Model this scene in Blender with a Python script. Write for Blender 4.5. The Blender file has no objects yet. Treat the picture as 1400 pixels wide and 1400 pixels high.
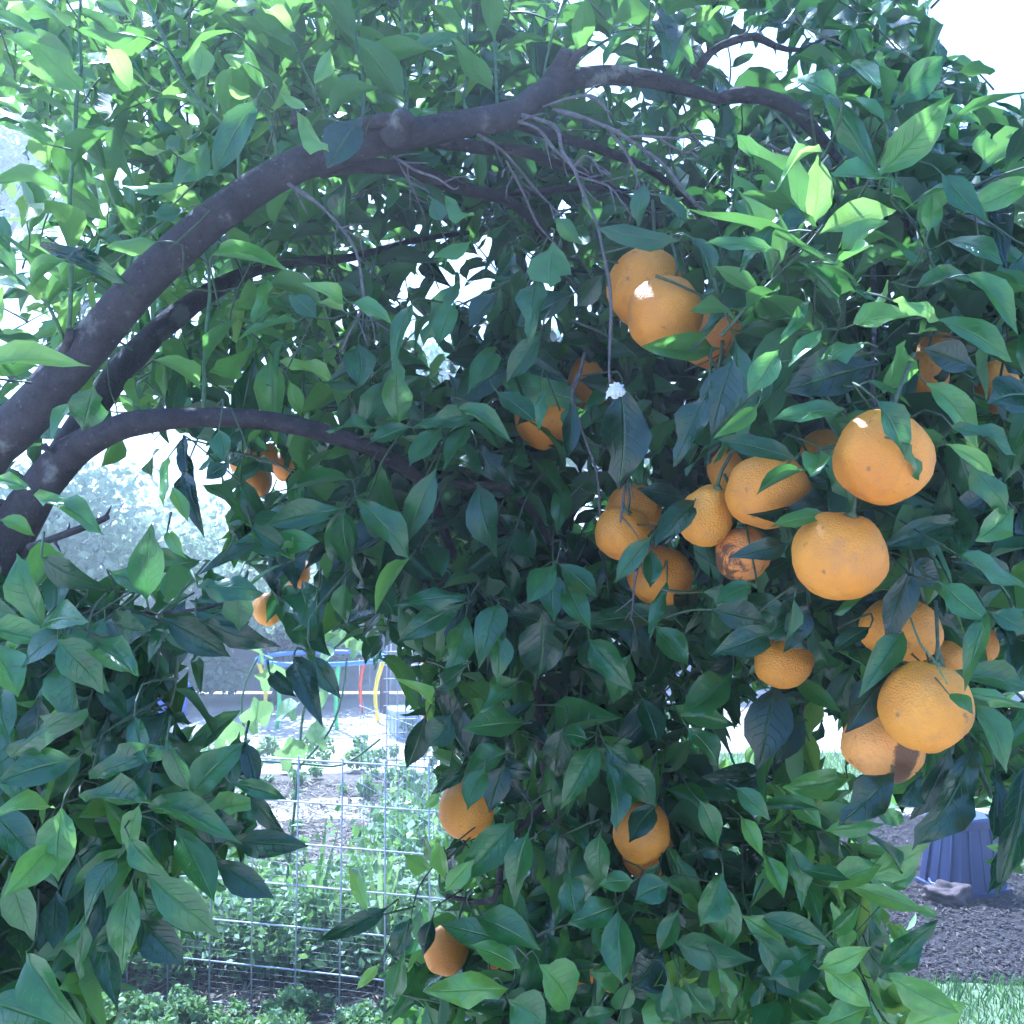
import bpy, math, random
import numpy as np
from mathutils import Vector, Matrix, noise
random.seed(7); rng = np.random.default_rng(7)
S = bpy.context.scene
C = S.collection

# ------------------------------------------------------------------ camera, sky, sun, exposure
F = 1468.0                                   # focal length in photo pixels (1400 px wide frame)
CAM = np.array([0.0, 0.0, 1.68]); TH = math.radians(1.95)
FW = np.array([0, math.cos(TH), math.sin(TH)]); UP = np.array([0, -math.sin(TH), math.cos(TH)]); RT = np.array([1.0, 0, 0])
cd = bpy.data.cameras.new('camera'); cam = bpy.data.objects.new('camera', cd); C.objects.link(cam)
cam.location = CAM; cam.rotation_euler = (math.pi/2 + TH, 0, 0)
cd.sensor_width = 36; cd.sensor_fit = 'HORIZONTAL'; cd.lens = 36*F/1400; cd.clip_start = 0.05; cd.clip_end = 2000
S.camera = cam

SUN = Vector((-0.34, 0.64, 1.05)).normalized()          # direction towards the sun: behind the tree, to the left
w = bpy.data.worlds.new('World'); S.world = w; w.use_nodes = True
nt = w.node_tree; bg = nt.nodes['Background']
sky = nt.nodes.new('ShaderNodeTexSky'); sky.sky_type = 'NISHITA'; sky.sun_disc = False
sky.sun_elevation = math.asin(SUN.z); sky.sun_rotation = math.atan2(SUN.x, SUN.y)
sky.air_density = 1.2; sky.dust_density = 1.6; sky.ozone_density = 2.0
nt.links.new(sky.outputs[0], bg.inputs[0]); bg.inputs[1].default_value = 0.10
sl = bpy.data.lights.new('sun', 'SUN'); sl.energy = 4.4; sl.angle = math.radians(0.6); sl.color = (1.0, 0.95, 0.86)
so = bpy.data.objects.new('sun', sl); C.objects.link(so); so.rotation_euler = SUN.to_track_quat('Z', 'Y').to_euler()
V = S.view_settings; V.view_transform = 'Standard'; V.look = 'None'; V.exposure = 2.42; V.gamma = 1.0; V.use_curve_mapping = False
V.use_white_balance = True; V.white_balance_temperature = 4550; V.white_balance_tint = 13      # the phone's cool white balance
S.cycles.max_bounces = 5; S.cycles.diffuse_bounces = 3; S.cycles.glossy_bounces = 2; S.cycles.transmission_bounces = 4; S.cycles.use_adaptive_sampling = True; S.cycles.adaptive_threshold = 0.04; S.cycles.transparent_max_bounces = 4
S.cycles.debug_use_spatial_splits = True; S.cycles.caustics_reflective = False; S.cycles.caustics_refractive = False; S.cycles.sample_clamp_indirect = 6

def P(px, py, d):                             # the point seen at a photo pixel, d metres in front of the camera
    return CAM + d*(FW + RT*((px-700)/F) + UP*((700-py)/F))
def proj(v):
    q = np.asarray(v) - CAM; d = q @ FW
    return 700 + F*(q @ RT)/d, 700 - F*(q @ UP)/d, d
def G(px, py):                                # the same on the ground
    r = FW + RT*((px-700)/F) + UP*((700-py)/F)
    return CAM + r*(-CAM[2]/r[2])

# ------------------------------------------------------------------ materials
def newmat(name):
    m = bpy.data.materials.new(name); m.use_nodes = True
    m.node_tree.nodes.clear(); return m, m.node_tree
def nd(t, typ, **kw):
    n = t.nodes.new('ShaderNode'+typ)
    for k, v in kw.items():
        if k.startswith('i_'):
            key = k[2:]; key = int(key) if key.isdigit() else key.replace('_', ' ')
            n.inputs[key].default_value = v
        else: setattr(n, k, v)
    return n
def ln(t, a, b): t.links.new(a, b)
def ramp(t, fac, stops, interp='LINEAR'):
    r = nd(t, 'ValToRGB'); e = r.color_ramp; e.interpolation = interp
    while len(e.elements) < len(stops): e.elements.new(0.5)
    for el, (p, c) in zip(e.elements, stops):
        el.position = p; el.color = (*c, 1) if len(c) == 3 else c
    if fac is not None: ln(t, fac, r.inputs[0])
    return r
def mth(t, op, a, b=None, c=None, clamp=False):
    n = nd(t, 'Math', operation=op); n.use_clamp = clamp
    for i, x in enumerate((a, b, c)):
        if x is None: continue
        if isinstance(x, (int, float)): n.inputs[i].default_value = x
        else: ln(t, x, n.inputs[i])
    return n.outputs[0]
def mixc(t, f, a, b, mode='MIX'):
    n = nd(t, 'Mix', data_type='RGBA', blend_type=mode)
    for s, x in ((n.inputs[0], f), (n.inputs[6], a), (n.inputs[7], b)):
        if isinstance(x, (int, float)): s.default_value = x
        elif isinstance(x, tuple): s.default_value = (*x, 1)
        else: ln(t, x, s)
    return n.outputs[2]

def simple(name, col, rough=0.7, var=0.25, scale=8, bump=0.0, bscale=40, coord='Object', metallic=0, spec=0.4):
    m, t = newmat(name); out = nd(t, 'OutputMaterial'); b = nd(t, 'BsdfPrincipled', i_Roughness=rough, i_Metallic=metallic)
    b.inputs['Specular IOR Level'].default_value = spec
    tc = nd(t, 'TexCoord'); no = nd(t, 'TexNoise', i_Scale=scale, i_Detail=6); ln(t, tc.outputs[coord], no.inputs[0])
    d = tuple(c*(1-var) for c in col); l = tuple(min(1, c*(1+var)) for c in col)
    r = ramp(t, no.outputs[0], [(0.3, d), (0.7, l)]); ln(t, r.outputs[0], b.inputs['Base Color'])
    if bump:
        n2 = nd(t, 'TexNoise', i_Scale=bscale, i_Detail=5); ln(t, tc.outputs[coord], n2.inputs[0])
        bp = nd(t, 'Bump', i_Strength=bump, i_Distance=0.01); ln(t, n2.outputs[0], bp.inputs['Height']); ln(t, bp.outputs[0], b.inputs['Normal'])
    ln(t, b.outputs[0], out.inputs[0]); return m

def leafmat(name, use_attr, base=None, trans=None, rough=0.19, tfac=0.36):
    m, t = newmat(name); out = nd(t, 'OutputMaterial')
    if use_attr: tone = nd(t, 'Attribute', attribute_name='tone').outputs['Fac']
    else: tone = nd(t, 'SeparateColor'); oi = nd(t, 'ObjectInfo'); ln(t, oi.outputs['Color'], tone.inputs[0]); tone = tone.outputs[0]
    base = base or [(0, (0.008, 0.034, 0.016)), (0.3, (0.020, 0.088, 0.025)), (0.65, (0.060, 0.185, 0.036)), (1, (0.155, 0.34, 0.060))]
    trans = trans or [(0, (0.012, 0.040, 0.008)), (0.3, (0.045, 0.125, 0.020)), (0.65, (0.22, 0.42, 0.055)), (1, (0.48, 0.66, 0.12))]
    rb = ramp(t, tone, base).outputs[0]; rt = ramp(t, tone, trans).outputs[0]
    uv = nd(t, 'UVMap', uv_map='uv'); sx = nd(t, 'SeparateXYZ'); ln(t, uv.outputs[0], sx.inputs[0])
    s = mth(t, 'ABSOLUTE', mth(t, 'MULTIPLY_ADD', sx.outputs[0], 2.0, -1.0)); v = sx.outputs[1]
    mid = mth(t, 'SUBTRACT', 1.0, mth(t, 'DIVIDE', s, 0.09), clamp=True)
    nv = nd(t, 'TexNoise', i_Scale=2.5, i_Detail=2); ln(t, uv.outputs[0], nv.inputs[0])
    k = mth(t, 'FRACT', mth(t, 'ADD', mth(t, 'MULTIPLY_ADD', v, 8.0, mth(t, 'MULTIPLY', mth(t, 'POWER', s, 1.25), -2.4)), mth(t, 'MULTIPLY', nv.outputs[0], 1.3)))
    tri = mth(t, 'ABSOLUTE', mth(t, 'MULTIPLY_ADD', k, 2.0, -1.0))
    side = mth(t, 'MULTIPLY', mth(t, 'MULTIPLY_ADD', tri, 8.0, -7.0, clamp=True), mth(t, 'SUBTRACT', 1.0, s, clamp=True))
    vein = mth(t, 'MAXIMUM', mid, mth(t, 'MULTIPLY', side, 0.60))
    geo = nd(t, 'NewGeometry'); back = geo.outputs['Backfacing']
    col = mixc(t, mth(t, 'MULTIPLY', vein, 0.62), rb, mixc(t, 1.0, rb, (0.08, 0.13, 0.04), 'ADD'))
    no = nd(t, 'TexNoise', i_Scale=16.0, i_Detail=4); tc = nd(t, 'TexCoord'); ln(t, tc.outputs['Object' if use_attr else 'UV'], no.inputs[0])
    if not use_attr: no.inputs['Scale'].default_value = 3.0
    mot = ramp(t, no.outputs[0], [(0.3, (0.62, 0.66, 0.72)), (0.7, (1.38, 1.30, 1.05))]).outputs[0]
    col = mixc(t, 1.0, col, mot, 'MULTIPLY')
    pale = mixc(t, 0.4, col, (0.060, 0.140, 0.050)); col = mixc(t, back, col, pale)
    n2 = nd(t, 'TexNoise', i_Scale=90.0 if use_attr else 14.0, i_Detail=2); ln(t, tc.outputs['Object' if use_attr else 'UV'], n2.inputs[0])
    spot = ramp(t, n2.outputs[0], [(0.70, (0, 0, 0)), (0.76, (1, 1, 1))]).outputs[0]
    col = mixc(t, mth(t, 'MULTIPLY', spot, 0.25), col, (0.10, 0.11, 0.05))
    b = nd(t, 'BsdfPrincipled'); ln(t, col, b.inputs['Base Color'])
    b.inputs['Specular IOR Level'].default_value = 0.8
    ln(t, mth(t, 'ADD', mth(t, 'MULTIPLY_ADD', back, 0.34, rough), mth(t, 'MULTIPLY', no.outputs[0], 0.12)), b.inputs['Roughness'])
    bp = nd(t, 'Bump', i_Strength=0.6, i_Distance=0.002); ln(t, mth(t, 'SUBTRACT', no.outputs[0], mth(t, 'MULTIPLY', vein, 1.2)), bp.inputs['Height']); ln(t, bp.outputs[0], b.inputs['Normal'])
    tr = nd(t, 'BsdfTranslucent'); tv = mixc(t, mth(t, 'MULTIPLY', vein, 0.35), rt, (0.05, 0.12, 0.01)); ln(t, tv, tr.inputs[0])
    mx = nd(t, 'MixShader'); mx.inputs[0].default_value = tfac; ln(t, b.outputs[0], mx.inputs[1]); ln(t, tr.outputs[0], mx.inputs[2])
    ln(t, mx.outputs[0], out.inputs[0]); return m

def barkmat(name, dark, light, lichen=0.0, rough=0.85, bs=60, strength=0.5):
    m, t = newmat(name); out = nd(t, 'OutputMaterial'); b = nd(t, 'BsdfPrincipled', i_Roughness=rough)
    tc = nd(t, 'TexCoord'); o = tc.outputs['Object']
    n1 = nd(t, 'TexNoise', i_Scale=22.0, i_Detail=8, i_Roughness=0.65); ln(t, o, n1.inputs[0])
    n2 = nd(t, 'TexNoise', i_Scale=float(bs), i_Detail=8, i_Roughness=0.7); ln(t, o, n2.inputs[0])
    c = ramp(t, n1.outputs[0], [(0.3, dark), (0.7, light)]).outputs[0]
    c = mixc(t, 1.0, c, ramp(t, n2.outputs[0], [(0.35, (0.6, 0.6, 0.6)), (0.65, (1.25, 1.25, 1.25))]).outputs[0], 'MULTIPLY')
    wp = nd(t, 'TexNoise', i_Scale=35.0, i_Detail=3); ln(t, o, wp.inputs[0]); mp = nd(t, 'VectorMath', operation='MULTIPLY_ADD'); ln(t, wp.outputs[1], mp.inputs[0]); mp.inputs[1].default_value = (0.03, 0.03, 0.03); ln(t, o, mp.inputs[2])
    vc = nd(t, 'TexVoronoi', feature='DISTANCE_TO_EDGE', i_Scale=float(bs)*1.5); ln(t, mp.outputs[0], vc.inputs[0])
    ck = ramp(t, vc.outputs[0], [(0.0, (0.45, 0.45, 0.45)), (0.09, (1, 1, 1))]).outputs[0]; c = mixc(t, 0.22, c, mixc(t, 1.0, c, ck, 'MULTIPLY'))
    if lichen:
        n3 = nd(t, 'TexNoise', i_Scale=11.0, i_Detail=6, i_Roughness=0.6); ln(t, o, n3.inputs[0])
        f = ramp(t, n3.outputs[0], [(0.60, (0, 0, 0)), (0.70, (1, 1, 1))]).outputs[0]
        c = mixc(t, mth(t, 'MULTIPLY', f, lichen), c, (0.30, 0.30, 0.27))
        n4 = nd(t, 'TexVoronoi', i_Scale=70.0); ln(t, o, n4.inputs[0])
        f4 = ramp(t, n4.outputs[0], [(0.0, (1, 1, 1)), (0.16, (0, 0, 0))]).outputs[0]
        c = mixc(t, mth(t, 'MULTIPLY', f4, 0.35), c, (0.28, 0.27, 0.25))
    ln(t, c, b.inputs['Base Color'])
    bp = nd(t, 'Bump', i_Strength=min(1.0, strength*1.6), i_Distance=0.007); ln(t, mth(t, 'ADD', n2.outputs[0], mth(t, 'MULTIPLY', ck, 0.15)), bp.inputs['Height']); ln(t, bp.outputs[0], b.inputs['Normal'])
    ln(t, b.outputs[0], out.inputs[0]); return m

def peelmat(name, c0, c1, scar=0.0, stain=False):
    m, t = newmat(name); out = nd(t, 'OutputMaterial'); b = nd(t, 'BsdfPrincipled', i_Roughness=0.54)
    b.inputs['Specular IOR Level'].default_value = 0.45
    tc = nd(t, 'TexCoord'); oi = nd(t, 'ObjectInfo')
    vm = nd(t, 'VectorMath', operation='ADD'); ln(t, tc.outputs['Object'], vm.inputs[0])
    cx = nd(t, 'CombineXYZ'); ln(t, mth(t, 'MULTIPLY', oi.outputs['Random'], 37.0), cx.inputs[0]); ln(t, cx.outputs[0], vm.inputs[1]); o = vm.outputs[0]
    n1 = nd(t, 'TexNoise', i_Scale=14.0, i_Detail=4); ln(t, o, n1.inputs[0])
    c = ramp(t, n1.outputs[0], [(0.3, c0), (0.7, c1)]).outputs[0]
    c = mixc(t, mth(t, 'MULTIPLY', oi.outputs['Random'], 0.9), c, mixc(t, 1.0, c, (0.92, 0.74, 0.5), 'MULTIPLY'))
    n2 = nd(t, 'TexNoise', i_Scale=70.0, i_Detail=2); ln(t, o, n2.inputs[0])                       # small pits and scabs
    f2 = ramp(t, n2.outputs[0], [(0.665, (0, 0, 0)), (0.74, (1, 1, 1))]).outputs[0]
    n5 = nd(t, 'TexNoise', i_Scale=32.0, i_Detail=5, i_Roughness=0.7); ln(t, o, n5.inputs[0])
    c = mixc(t, ramp(t, n5.outputs[0], [(0.50, (0, 0, 0)), (0.78, (0.7, 0.7, 0.7))]).outputs[0], c, (0.34, 0.16, 0.05))
    c = mixc(t, mth(t, 'MULTIPLY', f2, 0.7), c, (0.14, 0.07, 0.025))
    if scar or stain:
        n3 = nd(t, 'TexNoise', i_Scale=26.0, i_Detail=8, i_Roughness=0.75, i_Distortion=1.2); ln(t, o if not stain else tc.outputs['Object'], n3.inputs[0])
        sx = nd(t, 'SeparateXYZ'); ln(t, tc.outputs['Object'], sx.inputs[0])
        if stain: f3 = mth(t, 'SUBTRACT', mth(t, 'MULTIPLY_ADD', n3.outputs[0], 1.6, 0.05), mth(t, 'MULTIPLY', mth(t, 'ABSOLUTE', mth(t, 'SUBTRACT', sx.outputs[0], 0.012)), 60.0)); f3 = mth(t, 'MULTIPLY', f3, 5.0, clamp=True)
        else:
            f3 = mth(t, 'MULTIPLY_ADD', sx.outputs[0], -14.0, mth(t, 'MULTIPLY_ADD', n3.outputs[0], 2.6, -1.45)); f3 = mth(t, 'MULTIPLY', f3, 6.0, clamp=True)
        c = mixc(t, mth(t, 'MULTIPLY', f3, 0.85), c, (0.040, 0.016, 0.010))
    ln(t, c, b.inputs['Base Color'])
    vo = nd(t, 'TexVoronoi', i_Scale=420.0); ln(t, o, vo.inputs[0])
    nb = nd(t, 'TexNoise', i_Scale=60.0, i_Detail=3); ln(t, o, nb.inputs[0])
    bp = nd(t, 'Bump', i_Strength=0.6, i_Distance=0.0014); ln(t, mth(t, 'MULTIPLY_ADD', nb.outputs[0], 1.8, vo.outputs[0]), bp.inputs['Height']); ln(t, bp.outputs[0], b.inputs['Normal'])
    ln(t, b.outputs[0], out.inputs[0]); return m

M = {}
M['leaf_o'] = leafmat('citrus_leaf', False); M['leaf_a'] = leafmat('citrus_foliage', True)
M['garden_leaf'] = leafmat('garden_leaf', True, [(0, (0.03, 0.07, 0.025)), (0.5, (0.07, 0.15, 0.05)), (0.8, (0.13, 0.23, 0.08)), (1, (0.2, 0.3, 0.13))],
                           [(0, (0.05, 0.12, 0.02)), (0.5, (0.15, 0.3, 0.05)), (0.8, (0.28, 0.45, 0.10)), (1, (0.4, 0.55, 0.2))], 0.55, 0.3)
M['bark'] = barkmat('citrus_bark', (0.022, 0.017, 0.019), (0.060, 0.048, 0.050), lichen=0.8)
M['bark2'] = barkmat('citrus_bark_dark', (0.018, 0.013, 0.014), (0.045, 0.034, 0.034), lichen=0.3)
M['dead'] = barkmat('dead_wood', (0.085, 0.075, 0.08), (0.17, 0.15, 0.15), bs=120, strength=0.4)
M['twig'] = barkmat('green_twig_bark', (0.035, 0.060, 0.028), (0.075, 0.110, 0.045), bs=120, strength=0.2, rough=0.6)
M['shoot'] = barkmat('green_shoot_bark', (0.040, 0.09, 0.035), (0.085, 0.16, 0.06), bs=120, strength=0.2, rough=0.5)
M['peel'] = peelmat('orange_peel', (0.53, 0.205, 0.007), (0.69, 0.31, 0.016))
M['peel_scar'] = peelmat('scarred_orange_peel', (0.64, 0.28, 0.05), (0.72, 0.34, 0.07), scar=1.0)
M['peel_stain'] = peelmat('stained_orange_peel', (0.68, 0.29, 0.05), (0.76, 0.36, 0.07), stain=True)
M['calyx'] = simple('calyx_green', (0.10, 0.14, 0.06), 0.7, 0.3, 60)
M['fluff'] = simple('white_fluff', (0.55, 0.55, 0.53), 0.95, 0.08, 60, 0.5, 200)

# ------------------------------------------------------------------ mesh helpers
def mesh_from(name, verts, faces, mats=(), uv=None, tone=None, smooth=True):
    me = bpy.data.meshes.new(name); verts = np.asarray(verts, dtype=np.float32)
    if isinstance(faces, np.ndarray):
        n, k = faces.shape
        me.vertices.add(len(verts)); me.vertices.foreach_set('co', verts.ravel())
        me.loops.add(n*k); me.loops.foreach_set('vertex_index', faces.ravel().astype(np.int32))
        me.polygons.add(n); me.polygons.foreach_set('loop_start', np.arange(0, n*k, k, dtype=np.int32))
        me.update(calc_edges=True)
    else:
        me.from_pydata(verts.tolist(), [], faces)
    if uv is not None:
        lay = me.uv_layers.new(name='uv'); vi = np.empty(len(me.loops), dtype=np.int32); me.loops.foreach_get('vertex_index', vi)
        lay.data.foreach_set('uv', np.asarray(uv, dtype=np.float32)[vi].ravel())
    if tone is not None:
        at = me.attributes.new('tone', 'FLOAT', 'POINT'); at.data.foreach_set('value', np.asarray(tone, dtype=np.float32))
    if smooth: me.polygons.foreach_set('use_smooth', np.ones(len(me.polygons), dtype=bool))
    for m in mats: me.materials.append(m)
    me.validate(); return me
def ob(name, me, parent=None, **props):
    o = bpy.data.objects.new(name, me); C.objects.link(o)
    if parent is not None: o.parent = parent
    for k, v in props.items(): o[k] = v
    return o
def empty(name, loc, **props):
    o = ob(name, None, None, **props); o.location = loc; o.empty_display_size = 0.1; return o

def smooth_path(pts, rad, step):
    pts = np.asarray(pts, float); rad = np.asarray(rad, float); n = len(pts); P_, R_ = [], []
    for i in range(n-1):
        p0 = pts[max(i-1, 0)]; p1 = pts[i]; p2 = pts[i+1]; p3 = pts[min(i+2, n-1)]
        k = max(2, int(np.linalg.norm(p2-p1)/step))
        for j in range(k):
            u = j/k
            P_.append(0.5*((2*p1)+(-p0+p2)*u+(2*p0-5*p1+4*p2-p3)*u*u+(-p0+3*p1-3*p2+p3)*u**3)); R_.append(rad[i]*(1-u)+rad[i+1]*u)
    P_.append(pts[-1]); R_.append(rad[-1])
    return np.array(P_), np.array(R_)
def tube(pts, rad, seg=8, step=0.02, bump=0.0, smooth=True, seed=0.0):
    if smooth: pts, rad = smooth_path(pts, rad, step)
    else: pts = np.asarray(pts, float); rad = np.asarray(rad, float)
    n = len(pts); tg = np.gradient(pts, axis=0); tg /= np.linalg.norm(tg, axis=1)[:, None]+1e-9
    a = np.array([0, 0, 1.0]) if abs(tg[0][2]) < 0.9 else np.array([1.0, 0, 0])
    vs, fs = [], []
    for i in range(n):
        a = a - (a @ tg[i])*tg[i]; a /= np.linalg.norm(a); b = np.cross(tg[i], a)
        for j in range(seg):
            th = 2*math.pi*j/seg; r = rad[i]
            dirv = a*math.cos(th)+b*math.sin(th)
            if bump:
                q = pts[i]+dirv*r
                r *= 1+bump*(noise.noise(Vector(q*18+seed))+0.6*noise.noise(Vector(q*45+seed)))
            vs.append(pts[i]+dirv*r)
    for i in range(n-1):
        for j in range(seg):
            k = (j+1) % seg; fs.append((i*seg+j, i*seg+k, (i+1)*seg+k, (i+1)*seg+j))
    vs.append(pts[0]); vs.append(pts[-1]+tg[-1]*rad[-1]*0.5); s, e = len(vs)-2, len(vs)-1
    for j in range(seg):
        k = (j+1) % seg; fs.append((s, k, j)); fs.append((e, (n-1)*seg+j, (n-1)*seg+k))
    return vs, fs
def merge(parts):
    vs, fs = [], []
    for v, f in parts:
        o = len(vs); vs.extend(v); fs.extend([tuple(i+o for i in q) for q in f])
    return vs, fs
def box(x0, x1, y0, y1, z0, z1):
    v = [(x, y, z) for z in (z0, z1) for y in (y0, y1) for x in (x0, x1)]
    return v, [(0, 2, 3, 1), (4, 5, 7, 6), (0, 1, 5, 4), (2, 6, 7, 3), (0, 4, 6, 2), (1, 3, 7, 5)]
def blob(r=(1, 1, 1), sub=2, amp=0.2, fr=2.0, seed=0.0):
    import bmesh
    bm = bmesh.new(); bmesh.ops.create_icosphere(bm, subdivisions=sub, radius=1.0)
    vs = []
    for v in bm.verts:
        k = 1+amp*noise.noise(v.co*fr+Vector((seed, seed*1.7, 0))); vs.append(np.array([v.co.x*r[0], v.co.y*r[1], v.co.z*r[2]])*k)
    fs = [tuple(v.index for v in f.verts) for f in bm.faces]; bm.free(); return vs, fs

# ------------------------------------------------------------------ the setting: ground, lawn, mulch, path
def groundmat():
    m, t = newmat('sandy_soil'); out = nd(t, 'OutputMaterial'); b = nd(t, 'BsdfPrincipled', i_Roughness=0.95)
    tc = nd(t, 'TexCoord'); n1 = nd(t, 'TexNoise', i_Scale=1.3, i_Detail=8); ln(t, tc.outputs['Object'], n1.inputs[0])
    n2 = nd(t, 'TexNoise', i_Scale=45.0, i_Detail=6); ln(t, tc.outputs['Object'], n2.inputs[0])
    c = ramp(t, n1.outputs[0], [(0.35, (0.34, 0.30, 0.24)), (0.6, (0.52, 0.47, 0.39))]).outputs[0]
    c = mixc(t, 1.0, c, ramp(t, n2.outputs[0], [(0.3, (0.6, 0.6, 0.6)), (0.7, (1.2, 1.2, 1.2))]).outputs[0], 'MULTIPLY')
    ln(t, c, b.inputs['Base Color']); bp = nd(t, 'Bump', i_Strength=0.6, i_Distance=0.03); ln(t, n2.outputs[0], bp.inputs['Height']); ln(t, bp.outputs[0], b.inputs['Normal'])
    ln(t, b.outputs[0], out.inputs[0]); return m
g = ob('ground', mesh_from('ground', [(-70, -40, 0), (70, -40, 0), (70, 90, 0), (-70, 90, 0)], [(0, 1, 2, 3)], [groundmat()]), kind='structure')
def patch(name, outline, z, mat):
    cx = np.mean([p[0] for p in outline]); cy = np.mean([p[1] for p in outline])
    pts = []
    n = len(outline)
    for i in range(n):
        a, b = np.array(outline[i]), np.array(outline[(i+1) % n])
        for k in range(8):
            q = a+(b-a)*k/8; e = 0.06*noise.noise(Vector((q[0]*5, q[1]*5, z*100))); pts.append((q[0]+e, q[1]+e, z))
    return ob(name, mesh_from(name, [(cx, cy, z)]+pts, [(0, i+1, (i+1) % len(pts)+1) for i in range(len(pts))], [mat]), kind='structure')
m_soil = simple('dark_mulch', (0.018, 0.013, 0.013), 0.95, 0.5, 30, 0.9, 90)
m_lawn = simple('lawn_soil', (0.10, 0.14, 0.06), 0.95, 0.4, 12, 0.6, 80)
m_bed = simple('garden_soil', (0.085, 0.070, 0.055), 0.95, 0.4, 20, 0.8, 60)
mul = [tuple(G(x, y)[:2]) for x, y in ((980, 1345), (1460, 1345), (1600, 1215), (1500, 1118), (1000, 1112))]
patch('mulch_bed', mul, 0.004, m_soil)
law = [(0.6, 2.0), (4.5, 2.0), (4.5, 4.25), (2.4, 4.22), (0.6, 4.2)]
patch('lawn', law, 0.004, m_lawn)
law2 = [tuple(G(x, y)[:2]) for x, y in ((900, 1106), (1600, 1106), (1800, 1030), (900, 1030))]
patch('lawn', law2, 0.004, m_lawn)
bed = [tuple(G(x, y)[:2]) for x, y in ((120, 1382), (640, 1420), (760, 1300), (700, 1200), (200, 1190), (60, 1290))]
patch('bed_and_shade_patch', bed, 0.004, m_bed)

shade_band_far = [tuple(G(x, y)[:2]) for x, y in ((330, 1092), (720, 1088), (760, 1052), (330, 1060))]
patch('bed_and_shade_patch', shade_band_far, 0.004, m_bed)  # dark soil sheet standing in for a shadow band on the ground
shade_band_near = [tuple(G(x, y)[:2]) for x, y in ((200, 1182), (640, 1176), (680, 1128), (420, 1120), (220, 1135))]
patch('bed_and_shade_patch', shade_band_near, 0.006, m_bed)  # nearer shadow band, also laid as dark soil
def scatter_blades(name, region, n, h, wd, mat, tones=(0.3, 0.9), parent=None, lean=0.5, z=0.0):
    reg = np.array(region); lo, hi = reg.min(0), reg.max(0); vs = []; tn = []; k = 0
    def inside(p):
        c = False; j = len(reg)-1
        for i in range(len(reg)):
            if (reg[i][1] > p[1]) != (reg[j][1] > p[1]) and p[0] < (reg[j][0]-reg[i][0])*(p[1]-reg[i][1])/(reg[j][1]-reg[i][1])+reg[i][0]: c = not c
            j = i
        return c
    while k < n:
        p = lo+(hi-lo)*rng.random(2)
        if not inside(p): continue
        a = rng.random()*6.283; H = h*(0.5+rng.random()); L = H*lean*rng.random()*1.6; ww = wd*(0.6+0.8*rng.random())
        dx, dy = math.cos(a), math.sin(a); b = np.array([p[0], p[1], z])
        sd = np.array([-dy, dx, 0])*ww/2
        vs += [b-sd, b+sd, b+np.array([dx*L*0.4, dy*L*0.4, H*0.6])+sd*0.7, b+np.array([dx*L, dy*L, H])]
        tv = tones[0]+(tones[1]-tones[0])*rng.random(); tn += [tv]*4; k += 1
    f = np.arange(n*4).reshape(n, 4)
    uv = np.tile(np.array([[0.2, 0], [0.8, 0], [0.7, 0.6], [0.3, 1]]), (n, 1))
    return mesh_from(name, vs, f, [mat], uv, tn)
m_grass = M['garden_leaf']
ob('grass', scatter_blades('grass', law, 30000, 0.04, 0.006, m_grass, (0.0, 0.55)), kind='stuff', label='short pale green grass at the edge of the mulch', category='grass')
ob('grass', scatter_blades('grass', law2, 9000, 0.05, 0.010, m_grass, (0.5, 1.0)), kind='stuff', label='sunlit strip of grass beyond the mulch bed', category='grass')

def chips(name, region, n, L, mat, seed=3, thin=1.0):
    r = np.random.default_rng(seed); reg = np.array(region); lo, hi = reg.min(0), reg.max(0)
    ctr = lo+(hi-lo)*r.random((n, 2)); ang = r.random(n)*6.283; til = (r.random(n)-0.5)*0.9
    l = L*(0.35+r.random(n)); wd = l*(0.2+0.25*r.random(n))*thin; base = np.array([[-1, -1, 0], [1, -1, 0], [1, 1, 0], [-1, 1, 0], [0, 0, 0.35], [0, 0, -0.3]])
    vs = np.zeros((n, 6, 3))
    for i in range(6):
        x = base[i, 0]*l/2; y = base[i, 1]*wd/2; z = base[i, 2]*wd + x*np.sin(til)
        vs[:, i, 0] = ctr[:, 0]+x*np.cos(ang)-y*np.sin(ang); vs[:, i, 1] = ctr[:, 1]+x*np.sin(ang)+y*np.cos(ang); vs[:, i, 2] = 0.012+z
    f = np.array([[0, 1, 4], [1, 2, 4], [2, 3, 4], [3, 0, 4], [1, 0, 5], [2, 1, 5], [3, 2, 5], [0, 3, 5]])
    fs = (np.arange(n)[:, None, None]*6+f[None]).reshape(-1, 3)
    return mesh_from(name, vs.reshape(-1, 3), fs, [mat], tone=np.repeat(r.random(n), 6), smooth=False)
def tonemat(name, a, b, rough=0.9):
    m, t = newmat(name); out = nd(t, 'OutputMaterial'); bs = nd(t, 'BsdfPrincipled', i_Roughness=rough)
    at = nd(t, 'Attribute', attribute_name='tone'); ln(t, ramp(t, at.outputs['Fac'], [(0, a), (0.75, tuple((x+y)/2 for x, y in zip(a, b))), (1, b)]).outputs[0], bs.inputs['Base Color'])
    ln(t, bs.outputs[0], out.inputs[0]); return m
ob('mulch_chips', chips('mulch_chips', mul, 24000, 0.028, tonemat('shaded_bark_chip', (0.009, 0.006, 0.006), (0.085, 0.062, 0.048)), thin=0.7), kind='stuff', label='bark chips coloured dark for shade, and straw, covering the mulch bed', category='mulch')  # chip colour darkened in place of shade over the bed
bedr = [(-2.2, 3.4), (0.4, 3.4), (0.4, 7.8), (-2.2, 7.8)]
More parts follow.
